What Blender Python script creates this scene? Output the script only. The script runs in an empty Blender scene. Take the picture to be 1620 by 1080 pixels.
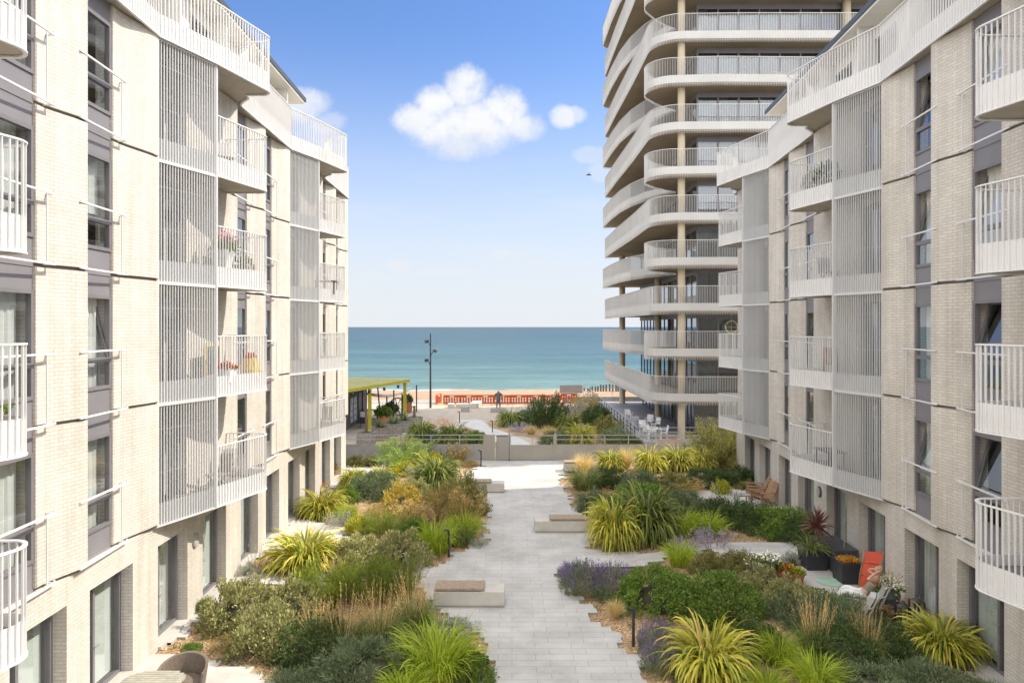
import bpy, bmesh, math, random
import numpy as np
from mathutils import Vector, Matrix

S = bpy.context.scene
COL = S.collection
R = math.radians
random.seed(7)

# ------------------------------------------------------------------ camera
EYE = 7.9
F = 1080.0
cam_d = bpy.data.cameras.new("camera")
cam = bpy.data.objects.new("camera", cam_d)
COL.objects.link(cam)
cam.location = (0, 0, EYE)
cam.rotation_euler = (R(90), 0, 0)
cam_d.sensor_width = 36.0
cam_d.lens = 24.0
cam_d.shift_y = -23.0 / 1620.0
cam_d.clip_start = 0.1
cam_d.clip_end = 60000
S.camera = cam

# ------------------------------------------------------------------ light
SUN_EL, SUN_AZ = 47.0, 12.0          # azimuth: degrees from +X towards +Y
sd = Vector((math.cos(R(SUN_AZ)) * math.cos(R(SUN_EL)), math.sin(R(SUN_AZ)) * math.cos(R(SUN_EL)), math.sin(R(SUN_EL))))
sun_d = bpy.data.lights.new("sun", 'SUN')
sun_d.energy = 2.35
sun_d.angle = R(0.5)
sun_d.color = (1.0, 0.92, 0.80)
sun = bpy.data.objects.new("sun", sun_d)
COL.objects.link(sun)
sun.location = (30, 10, 60)
sun.rotation_euler = (-sd).to_track_quat('-Z', 'Y').to_euler()

S.view_settings.view_transform = 'Standard'
S.view_settings.look = 'None'
S.view_settings.gamma = 1
S.view_settings.exposure = 1.25
S.cycles.max_bounces = 6
S.cycles.diffuse_bounces = 3
S.cycles.glossy_bounces = 3
S.cycles.transparent_max_bounces = 12
S.cycles.caustics_reflective = False
S.cycles.caustics_refractive = False

SKY_STRENGTH = 0.15
w = bpy.data.worlds.new("World")
S.world = w
w.use_nodes = True
NT = w.node_tree
for n in list(NT.nodes):
    NT.nodes.remove(n)


class NB:
    """small node-tree helper"""
    def __init__(self, nt):
        self.nt = nt

    def n(self, typ, **kw):
        nd = self.nt.nodes.new(typ)
        for k, v in kw.items():
            setattr(nd, k, v)
        return nd

    def link(self, a, b):
        self.nt.links.new(a, b)

    def set(self, sock, v):
        if hasattr(v, 'is_linked') or isinstance(v, bpy.types.NodeSocket):
            self.link(v, sock)
        else:
            sock.default_value = v

    def math(self, op, a, b=0.0, clamp=False):
        m = self.n('ShaderNodeMath', operation=op, use_clamp=clamp)
        self.set(m.inputs[0], a)
        self.set(m.inputs[1], b)
        return m.outputs[0]

    def mix(self, fac, a, b, typ='MIX'):
        m = self.n('ShaderNodeMix', data_type='RGBA', blend_type=typ)
        self.set(m.inputs[0], fac)
        self.set(m.inputs[6], a)
        self.set(m.inputs[7], b)
        return m.outputs[2]

    def ramp(self, fac, stops, interp='LINEAR'):
        r = self.n('ShaderNodeValToRGB')
        r.color_ramp.interpolation = interp
        e = r.color_ramp.elements
        while len(e) > 1:
            e.remove(e[-1])
        e[0].position = stops[0][0]
        e[0].color = stops[0][1] if len(stops[0][1]) == 4 else (*stops[0][1], 1)
        for p, c in stops[1:]:
            x = e.new(p)
            x.color = c if len(c) == 4 else (*c, 1)
        self.set(r.inputs[0], fac)
        return r.outputs[0]

    def noise(self, vec, scale, detail=4.0, rough=0.55, dim='3D'):
        t = self.n('ShaderNodeTexNoise', noise_dimensions=dim)
        if vec is not None:
            self.link(vec, t.inputs['Vector'])
        t.inputs['Scale'].default_value = scale
        t.inputs['Detail'].default_value = detail
        t.inputs['Roughness'].default_value = rough
        return t

    def maprange(self, v, a, b, c=0.0, d=1.0, smooth=True):
        m = self.n('ShaderNodeMapRange', interpolation_type='SMOOTHSTEP' if smooth else 'LINEAR')
        self.set(m.inputs[0], v)
        m.inputs[1].default_value = a
        m.inputs[2].default_value = b
        m.inputs[3].default_value = c
        m.inputs[4].default_value = d
        return m.outputs[0]


def build_world():
    b = NB(NT)
    sky = b.n('ShaderNodeTexSky', sky_type='NISHITA')
    sky.sun_disc = False
    sky.sun_elevation = R(SUN_EL)
    sky.sun_rotation = R(90 - SUN_AZ)
    sky.altitude = 0
    sky.air_density = 1.0
    sky.dust_density = 0.6
    sky.ozone_density = 1.6
    tc = b.n('ShaderNodeTexCoord')
    sep = b.n('ShaderNodeSeparateXYZ')
    b.link(tc.outputs['Generated'], sep.inputs[0])
    x, y, z = sep.outputs
    ysafe = b.math('MAXIMUM', y, 0.05)
    u = b.math('DIVIDE', x, ysafe)
    v = b.math('DIVIDE', z, ysafe)
    front = b.maprange(y, 0.1, 0.3)
    comb = b.n('ShaderNodeCombineXYZ')
    b.link(u, comb.inputs[0]); b.link(v, comb.inputs[1])
    n1 = b.noise(comb.outputs[0], 13.0, 9.0, 0.62)
    n2 = b.noise(comb.outputs[0], 42.0, 9.0, 0.65)
    nn = b.math('ADD', b.math('MULTIPLY', b.math('SUBTRACT', n1.outputs[0], 0.5), 2.0), b.math('MULTIPLY', b.math('SUBTRACT', n2.outputs[0], 0.5), 0.9))

    def blob(cu, cv, ru, rv, amp=1.0, soft=0.55, flat=False):
        du = b.math('DIVIDE', b.math('SUBTRACT', u, cu), ru)
        dv = b.math('DIVIDE', b.math('SUBTRACT', v, cv), rv)
        d = b.math('ADD', b.math('MULTIPLY', du, du), b.math('MULTIPLY', dv, dv))
        e = b.math('ADD', b.math('SUBTRACT', 1.15, d), nn)
        return b.math('MULTIPLY', b.maprange(e, 0.0, soft), amp)
    blobs = [blob(-0.065, 0.298, 0.100, 0.050, 1.0, 1.3), blob(-0.070, 0.348, 0.040, 0.038, 1.0, 1.1), blob(-0.108, 0.328, 0.040, 0.032, 1.0, 1.1), blob(-0.140, 0.303, 0.040, 0.028, 0.95, 1.2),
             blob(-0.010, 0.320, 0.038, 0.034, 1.0, 1.1), blob(0.016, 0.292, 0.042, 0.024, 0.9, 1.3), blob(-0.070, 0.264, 0.062, 0.026, 0.85, 1.5),
             blob(0.074, 0.306, 0.024, 0.02, 0.85, 0.9), blob(0.09, 0.31, 0.022, 0.014, 0.6, 0.9), blob(0.118, 0.252, 0.03, 0.014, 0.35, 0.9), blob(0.13, 0.225, 0.02, 0.016, 0.4, 0.9),
             blob(-0.30, 0.325, 0.045, 0.028, 0.75, 1.0), blob(-0.27, 0.30, 0.03, 0.02, 0.4, 1.0), blob(-0.6, 0.4, 0.16, 0.05, 0.7, 1.0), blob(0.62, 0.42, 0.15, 0.05, 0.7, 1.0),
             blob(-0.168, 0.089, 0.022, 0.009, 0.75), blob(-0.205, 0.075, 0.03, 0.007, 0.5, 1), blob(-0.016, 0.107, 0.016, 0.008, 0.6), blob(-0.012, 0.107, 0.03, 0.008, 0.4),
             blob(-0.1, 0.08, 0.06, 0.006, 0.4, 1), blob(0.04, 0.09, 0.07, 0.008, 0.3, 1)]
    m = blobs[0]
    for q in blobs[1:]:
        m = b.math('MAXIMUM', m, q)
    # thin veil low over the sea
    mpv = b.n('ShaderNodeMapping')
    mpv.inputs['Scale'].default_value = (3.0, 16.0, 1)
    b.link(comb.outputs[0], mpv.inputs[0])
    nv = b.noise(mpv.outputs[0], 1.0, 8, 0.6)
    veil = b.math('MULTIPLY', b.maprange(nv.outputs[0], 0.45, 0.75), b.maprange(v, 0.30, 0.08, 0.0, 0.6))
    m = b.math('MAXIMUM', m, veil)
    m = b.math('MULTIPLY', m, front, True)
    # noise that breaks up the added bright cloud out of view
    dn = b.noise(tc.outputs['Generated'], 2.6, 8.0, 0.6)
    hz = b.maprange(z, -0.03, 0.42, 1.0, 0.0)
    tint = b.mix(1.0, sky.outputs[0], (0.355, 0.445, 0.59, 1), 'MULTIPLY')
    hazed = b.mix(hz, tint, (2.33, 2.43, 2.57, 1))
    cn = b.maprange(b.math('ADD', n1.outputs[0], b.math('MULTIPLY', b.math('SUBTRACT', v, 0.285), 5.0)), 0.2, 0.7, 0.0, 1.0)
    ccol = b.mix(cn, (2.38, 2.46, 2.58, 1), (2.74, 2.76, 2.80, 1))
    out = b.mix(m, hazed, ccol)
    # bright broken cloud added overhead and behind, out of view, to raise ambient fill
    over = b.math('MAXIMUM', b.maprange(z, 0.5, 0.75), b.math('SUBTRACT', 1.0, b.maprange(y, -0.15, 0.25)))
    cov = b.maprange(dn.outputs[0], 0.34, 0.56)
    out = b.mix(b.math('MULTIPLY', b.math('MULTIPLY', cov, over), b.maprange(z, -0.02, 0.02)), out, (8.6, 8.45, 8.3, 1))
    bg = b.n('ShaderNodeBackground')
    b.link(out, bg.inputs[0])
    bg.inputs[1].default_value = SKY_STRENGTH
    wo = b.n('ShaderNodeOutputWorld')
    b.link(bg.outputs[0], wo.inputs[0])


build_world()

# ------------------------------------------------------------------ materials
def new_mat(name):
    m = bpy.data.materials.new(name)
    m.use_nodes = True
    nt = m.node_tree
    for n in list(nt.nodes):
        nt.nodes.remove(n)
    b = NB(nt)
    out = b.n('ShaderNodeOutputMaterial')
    p = b.n('ShaderNodeBsdfPrincipled')
    b.link(p.outputs[0], out.inputs[0])
    return m, b, p, out


def c4(c):
    return (c[0], c[1], c[2], 1.0)


def plain(name, c, rough=0.6, metal=0.0, var=0.12, scale=3.0, bump=0.0, bscale=40.0, spec=0.5, c2=None):
    m, b, p, o = new_mat(name)
    tc = b.n('ShaderNodeTexCoord')
    nz = b.noise(tc.outputs['Object'], scale, 5.0)
    if c2 is None:
        lo = tuple(x * (1 - var) for x in c); hi = tuple(min(1, x * (1 + var)) for x in c)
    else:
        lo, hi = c, c2
    col = b.ramp(nz.outputs[0], [(0.3, lo), (0.7, hi)])
    b.link(col, p.inputs['Base Color'])
    p.inputs['Roughness'].default_value = rough
    p.inputs['Metallic'].default_value = metal
    p.inputs['Specular IOR Level'].default_value = spec
    if bump > 0:
        n2 = b.noise(tc.outputs['Object'], bscale, 4.0)
        bm = b.n('ShaderNodeBump')
        bm.inputs['Strength'].default_value = bump
        bm.inputs['Distance'].default_value = 0.02
        b.link(n2.outputs[0], bm.inputs['Height'])
        b.link(bm.outputs[0], p.inputs['Normal'])
    return m


def brick_mat(name, ca, cb, mortar, bw, rh, ms, mode='wall', rough=0.75, bump=0.4, stain=0.12):
    m, b, p, o = new_mat(name)
    tc = b.n('ShaderNodeTexCoord')
    sp = b.n('ShaderNodeSeparateXYZ')
    b.link(tc.outputs['Object'], sp.inputs[0])
    cm = b.n('ShaderNodeCombineXYZ')
    if mode == 'wall':
        b.link(b.math('ADD', sp.outputs[0], sp.outputs[1]), cm.inputs[0]); b.link(sp.outputs[2], cm.inputs[1])
    else:
        b.link(sp.outputs[0], cm.inputs[0]); b.link(sp.outputs[1], cm.inputs[1])
    bt = b.n('ShaderNodeTexBrick')
    b.link(cm.outputs[0], bt.inputs['Vector'])
    bt.inputs['Color1'].default_value = c4(ca)
    bt.inputs['Color2'].default_value = c4(cb)
    bt.inputs['Mortar'].default_value = c4(mortar)
    bt.inputs['Scale'].default_value = 1.0
    bt.inputs['Mortar Size'].default_value = ms
    bt.inputs['Mortar Smooth'].default_value = 0.15
    bt.inputs['Brick Width'].default_value = bw
    bt.inputs['Row Height'].default_value = rh
    bt.offset = 0.5 if mode == 'wall' else 0.37
    nz = b.noise(tc.outputs['Object'], 0.7, 6.0, 0.65)
    k = b.ramp(nz.outputs[0], [(0.3, (1 - stain,) * 3), (0.7, (1.0, 1.0, 1.0))])
    col = b.mix(1.0, bt.outputs['Color'], k, 'MULTIPLY')
    nf = b.noise(tc.outputs['Object'], 25.0, 3.0)
    k2 = b.ramp(nf.outputs[0], [(0.3, (0.93,) * 3), (0.7, (1.03,) * 3)])
    col = b.mix(1.0, col, k2, 'MULTIPLY')
    if mode == 'wall':
        mp = b.n('ShaderNodeMapping')
        mp.inputs['Scale'].default_value = (3.5, 3.5, 0.22)
        b.link(tc.outputs['Object'], mp.inputs[0])
        ns = b.noise(mp.outputs[0], 1.0, 5, 0.6)
        col = b.mix(1.0, col, b.ramp(ns.outputs[0], [(0.3, (0.85, 0.83, 0.80)), (0.58, (1.0, 1.0, 1.0))]), 'MULTIPLY')
    else:
        ns = b.noise(tc.outputs['Object'], 0.35, 7, 0.7)
        col = b.mix(1.0, col, b.ramp(ns.outputs[0], [(0.35, (0.90, 0.885, 0.865)), (0.6, (1.03, 1.03, 1.03))]), 'MULTIPLY')
    b.link(col, p.inputs['Base Color'])
    p.inputs['Roughness'].default_value = rough
    p.inputs['Specular IOR Level'].default_value = 0.3
    bm = b.n('ShaderNodeBump')
    bm.inputs['Strength'].default_value = bump
    bm.inputs['Distance'].default_value = 0.01
    h = b.math('ADD', b.math('MULTIPLY', bt.outputs['Fac'], -1.0), b.math('MULTIPLY', nf.outputs[0], 0.3))
    b.link(h, bm.inputs['Height'])
    b.link(bm.outputs[0], p.inputs['Normal'])
    return m


def leaf_mat(name, cols, rough=0.55, trans=0.3):
    m, b, p, o = new_mat(name)
    g = b.n('ShaderNodeNewGeometry')
    n = len(cols)
    col = b.ramp(g.outputs['Random Per Island'], [(i / max(1, n - 1), c) for i, c in enumerate(cols)])
    oi = b.n('ShaderNodeObjectInfo')
    tc = b.n('ShaderNodeTexCoord')
    nz = b.noise(tc.outputs['Object'], 2.2, 3.0)
    val = b.math('MULTIPLY', b.maprange(oi.outputs['Random'], 0, 1, 1.4, 1.85, False), b.maprange(nz.outputs[0], 0.3, 0.7, 0.8, 1.2, False))
    hs = b.n('ShaderNodeHueSaturation')
    hs.inputs['Saturation'].default_value = 1.06
    b.link(col, hs.inputs['Color'])
    b.link(val, hs.inputs['Value'])
    b.link(hs.outputs[0], p.inputs['Base Color'])
    p.inputs['Roughness'].default_value = rough
    p.inputs['Specular IOR Level'].default_value = 0.3
    tr = b.n('ShaderNodeBsdfTranslucent')
    b.link(hs.outputs[0], tr.inputs[0])
    mx = b.n('ShaderNodeMixShader')
    mx.inputs[0].default_value = trans
    b.link(p.outputs[0], mx.inputs[1]); b.link(tr.outputs[0], mx.inputs[2])
    b.link(mx.outputs[0], o.inputs[0])
    return m


def glass_mat(name, tint=(0.93, 0.95, 0.95), refl=(0.9, 0.95, 1.0), ior=1.55, rough=0.02):
    m, b, p, o = new_mat(name)
    fr = b.n('ShaderNodeFresnel')
    fr.inputs[0].default_value = ior
    tr = b.n('ShaderNodeBsdfTransparent')
    tr.inputs[0].default_value = c4(tint)
    gl = b.n('ShaderNodeBsdfGlossy')
    gl.inputs[0].default_value = c4(refl)
    gl.inputs['Roughness'].default_value = rough
    mx = b.n('ShaderNodeMixShader')
    ge = b.n('ShaderNodeNewGeometry')
    k = b.math('ADD', b.math('MULTIPLY', fr.outputs[0], 1.9), 0.03)
    b.link(b.math('MULTIPLY', k, b.math('SUBTRACT', 1.0, ge.outputs['Backfacing']), True), mx.inputs[0])
    b.link(tr.outputs[0], mx.inputs[1]); b.link(gl.outputs[0], mx.inputs[2])
    b.link(mx.outputs[0], o.inputs[0])
    return m


M = {}
M['brick'] = brick_mat('white_brick', (0.735, 0.695, 0.63), (0.67, 0.62, 0.55), (0.55, 0.495, 0.425), 0.225, 0.075, 0.008, bump=0.3, stain=0.16)
M['paving'] = brick_mat('pale_paving', (0.55, 0.535, 0.51), (0.51, 0.495, 0.47), (0.37, 0.355, 0.335), 0.9, 0.30, 0.008, 'floor', 0.8, 0.3, 0.22)
M['patio'] = brick_mat('patio_paving', (0.60, 0.57, 0.53), (0.55, 0.52, 0.48), (0.42, 0.40, 0.37), 1.2, 0.4, 0.006, 'floor', 0.8, 0.25, 0.15)
M['joint'] = plain('joint_strip', (0.16, 0.14, 0.125), 0.8)
M['white_metal'] = plain('white_powder_coat', (0.74, 0.73, 0.715), 0.42, 0.0, 0.03, 1.5)
M['soffit'] = plain('concrete_soffit', (0.44, 0.40, 0.33), 0.85, 0, 0.1, 2.0, 0.2, 20)
M['deck'] = plain('dark_decking', (0.20, 0.18, 0.165), 0.7, 0, 0.25, 6)
M['grey_frame'] = plain('grey_window_frame', (0.19, 0.18, 0.19), 0.42, 0.0, 0.08, 2)
M['spandrel'] = plain('grey_panel', (0.215, 0.205, 0.22), 0.5, 0.0, 0.08, 1.0)
M['glass'] = glass_mat('window_glass')
M['glass_dark'] = glass_mat('tinted_glass', (0.45, 0.52, 0.54), (0.85, 0.92, 1.0), 1.7)
M['interior'] = plain('dim_interior', (0.26, 0.245, 0.225), 0.9, 0, 0.3, 0.6)
M['curtain'] = plain('white_curtain', (0.72, 0.71, 0.68), 0.9, 0, 0.06, 3)
M['blind'] = plain('pale_blind', (0.62, 0.64, 0.60), 0.8, 0, 0.05, 3)
M['render'] = plain('white_render', (0.76, 0.74, 0.70), 0.8, 0, 0.05, 1.0)
M['roof_dark'] = plain('dark_roof_edge', (0.07, 0.08, 0.095), 0.5)
M['concrete'] = plain('pale_concrete', (0.50, 0.47, 0.42), 0.8, 0, 0.1, 2.0, 0.15, 30)
M['concrete_grey'] = plain('grey_concrete', (0.34, 0.33, 0.31), 0.85, 0, 0.12, 2.0, 0.15, 30)
M['timber'] = plain('weathered_timber', (0.33, 0.25, 0.175), 0.75, 0, 0.2, 9)
M['teak'] = plain('teak', (0.33, 0.19, 0.10), 0.6, 0, 0.25, 9)
M['old_oak'] = plain('grey_sleeper_wood', (0.31, 0.29, 0.265), 0.85, 0, 0.25, 6)
M['groyne'] = plain('sea_worn_timber', (0.12, 0.10, 0.08), 0.9, 0, 0.3, 6)
M['black'] = plain('black_metal', (0.035, 0.035, 0.04), 0.45)
M['dark_grey'] = plain('dark_grey_plastic', (0.075, 0.078, 0.085), 0.55)
M['beige_metal'] = plain('beige_fence_metal', (0.33, 0.30, 0.26), 0.55, 0.0, 0.06, 1.2)
M['grey_rail'] = plain('grey_steel_rail', (0.40, 0.40, 0.42), 0.4, 0.3)
M['lime'] = plain('lime_yellow_paint', (0.50, 0.46, 0.035), 0.5, 0, 0.08)
M['olive_roof'] = plain('olive_roof_felt', (0.26, 0.245, 0.10), 0.9, 0, 0.15, 1.0)
M['grey_clad'] = plain('grey_cladding', (0.14, 0.14, 0.145), 0.6, 0, 0.1, 2)
M['poster'] = plain('pale_poster', (0.55, 0.60, 0.68), 0.5, 0, 0.5, 3.0)
M['orange'] = plain('orange_barrier_plastic', (0.40, 0.075, 0.018), 0.55, 0, 0.2, 1.2)
M['yellow'] = plain('yellow_plastic', (0.78, 0.52, 0.03), 0.45)
M['white'] = plain('white_plastic', (0.78, 0.78, 0.77), 0.45)
M['offwhite'] = plain('pale_grey_fabric', (0.40, 0.385, 0.35), 0.85)
M['cushion'] = plain('pale_cushion', (0.52, 0.50, 0.455), 0.9)
M['red'] = plain('red_fabric', (0.62, 0.09, 0.045), 0.7)
M['bronze'] = plain('dark_bronze', (0.11, 0.115, 0.12), 0.5, 0.3)
M['skin'] = plain('skin', (0.55, 0.30, 0.20), 0.6)
M['hair'] = plain('light_brown_hair', (0.34, 0.24, 0.14), 0.7, 0, 0.3, 30)
M['cloth_white'] = plain('white_cotton', (0.76, 0.75, 0.72), 0.9)
M['wicker'] = plain('brown_wicker', (0.17, 0.135, 0.105), 0.7, 0, 0.35, 40, 0.5, 80)
M['slat_table'] = plain('weathered_slats', (0.34, 0.32, 0.26), 0.7, 0, 0.2, 8)
M['terracotta'] = plain('terracotta', (0.40, 0.16, 0.08), 0.8)
M['mint'] = plain('mint_mat', (0.34, 0.48, 0.36), 0.9)
M['cream_col'] = plain('cream_concrete_column', (0.50, 0.43, 0.31), 0.75, 0, 0.06, 1.0)
M['terrace'] = brick_mat('grey_terrace_paving', (0.36, 0.36, 0.37), (0.33, 0.33, 0.34), (0.24, 0.24, 0.24), 0.6, 0.6, 0.008, 'floor', 0.7, 0.2)
M['plaza'] = plain('buff_plaza_gravel', (0.42, 0.36, 0.285), 0.95, 0, 0.14, 1.2, 0.3, 60)
M['path2'] = plain('pale_garden_path', (0.50, 0.49, 0.47), 0.9, 0, 0.1, 1.5, 0.2, 50)
M['asphalt'] = plain('promenade_asphalt', (0.30, 0.28, 0.26), 0.95, 0, 0.1, 2, 0.2, 60)
M['shingle'] = plain('beach_shingle', (0.27, 0.165, 0.095), 0.95, 0, 0.25, 0.8, 0.8, 12, 0.5, (0.38, 0.255, 0.16))
M['tower_soffit'] = plain('brown_board_soffit', (0.30, 0.255, 0.19), 0.8, 0, 0.14, 0.5)
M['tower_metal'] = plain('pale_grey_metal', (0.635, 0.625, 0.605), 0.45, 0.0, 0.05, 0.6)
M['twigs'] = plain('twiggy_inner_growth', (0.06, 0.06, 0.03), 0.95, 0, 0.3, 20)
M['stem'] = plain('plant_stem', (0.16, 0.12, 0.07), 0.9)
M['screen_mesh'] = plain('pale_grey_screen_metal', (0.57, 0.57, 0.565), 0.45, 0.0, 0.03, 1.5)

# bark chippings in the beds
def chips_mat():
    m, b, p, o = new_mat('bark_and_gravel')
    tc = b.n('ShaderNodeTexCoord')
    vo = b.n('ShaderNodeTexVoronoi')
    b.link(tc.outputs['Object'], vo.inputs['Vector'])
    vo.inputs['Scale'].default_value = 24
    sp = b.n('ShaderNodeSeparateColor')
    b.link(vo.outputs['Color'], sp.inputs[0])
    col = b.ramp(sp.outputs[0], [(0, (0.26, 0.16, 0.08)), (0.45, (0.44, 0.29, 0.155)), (1, (0.62, 0.46, 0.29))])
    nz = b.noise(tc.outputs['Object'], 0.8, 5)
    k = b.ramp(nz.outputs[0], [(0.35, (0.66, 0.62, 0.58)), (0.65, (1, 1, 1))])
    col = b.mix(1.0, col, k, 'MULTIPLY')
    b.link(col, p.inputs['Base Color'])
    p.inputs['Roughness'].default_value = 0.95
    bm = b.n('ShaderNodeBump')
    bm.inputs['Strength'].default_value = 0.8
    bm.inputs['Distance'].default_value = 0.03
    b.link(vo.outputs['Distance'], bm.inputs['Height'])
    b.link(bm.outputs[0], p.inputs['Normal'])
    return m


M['bed'] = chips_mat()
M['chip'] = leaf_mat('loose_chips', [(0.20, 0.12, 0.06), (0.42, 0.28, 0.15), (0.62, 0.47, 0.31)], 0.9, 0.0)


def sea_mat():
    m, b, p, o = new_mat('sea_water')
    tc = b.n('ShaderNodeTexCoord')
    sp = b.n('ShaderNodeSeparateXYZ')
    b.link(tc.outputs['Object'], sp.inputs[0])
    # sandy shallows to deeper water, by true distance from the shore
    lg = b.math('LOGARITHM', b.math('MAXIMUM', sp.outputs[1], 60.0), 10.0)
    wob = b.noise(tc.outputs['Object'], 0.012, 3)
    lg = b.math('ADD', lg, b.math('MULTIPLY', b.math('SUBTRACT', wob.outputs[0], 0.5), 0.10))
    t = b.maprange(lg, 2.0, 4.2, 0, 1, False)
    col = b.ramp(t, [(0.0, (0.125, 0.20, 0.178)), (0.05, (0.085, 0.162, 0.155)), (0.13, (0.04, 0.105, 0.118)), (0.34, (0.014, 0.06, 0.082)), (1.0, (0.007, 0.036, 0.056))])
    # wind streaks and wave backs at several sizes
    for sx, sy, lo, hi in ((0.0025, 0.014, (0.72, 0.78, 0.82), (1.2, 1.16, 1.14)), (0.010, 0.05, (0.62, 0.68, 0.72), (1.28, 1.22, 1.18)), (0.05, 0.22, (0.74, 0.78, 0.8), (1.22, 1.18, 1.16)), (0.22, 0.75, (0.78, 0.8, 0.82), (1.2, 1.18, 1.16))):
        mp = b.n('ShaderNodeMapping')
        mp.inputs['Scale'].default_value = (sx, sy, 1)
        b.link(tc.outputs['Object'], mp.inputs[0])
        st = b.noise(mp.outputs[0], 1.0, 5, 0.65)
        k = b.ramp(st.outputs[0], [(0.32, lo), (0.68, hi)])
        col = b.mix(1.0, col, k, 'MULTIPLY')
    # broken foam where the ripples reach the shingle
    fo = b.noise(tc.outputs['Object'], 0.22, 5, 0.6)
    ys = b.math('ADD', sp.outputs[1], b.math('MULTIPLY', fo.outputs[0], -9.0))
    fm = b.maprange(ys, 102.3, 105.2, 0.75, 0.0)
    col = b.mix(fm, col, (0.42, 0.43, 0.42, 1))
    b.link(col, p.inputs['Base Color'])
    p.inputs['Roughness'].default_value = 0.28
    p.inputs['Specular IOR Level'].default_value = 0.045
    mp2 = b.n('ShaderNodeMapping')
    mp2.inputs['Scale'].default_value = (0.25, 0.8, 1)
    b.link(tc.outputs['Object'], mp2.inputs[0])
    w1 = b.noise(mp2.outputs[0], 1.0, 5, 0.6)
    bm = b.n('ShaderNodeBump')
    bm.inputs['Strength'].default_value = 0.6
    bm.inputs['Distance'].default_value = 0.5
    b.link(w1.outputs[0], bm.inputs['Height'])
    b.link(bm.outputs[0], p.inputs['Normal'])
    return m


M['sea'] = sea_mat()

# ------------------------------------------------------------------ mesh helpers
ORI = {}


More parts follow.
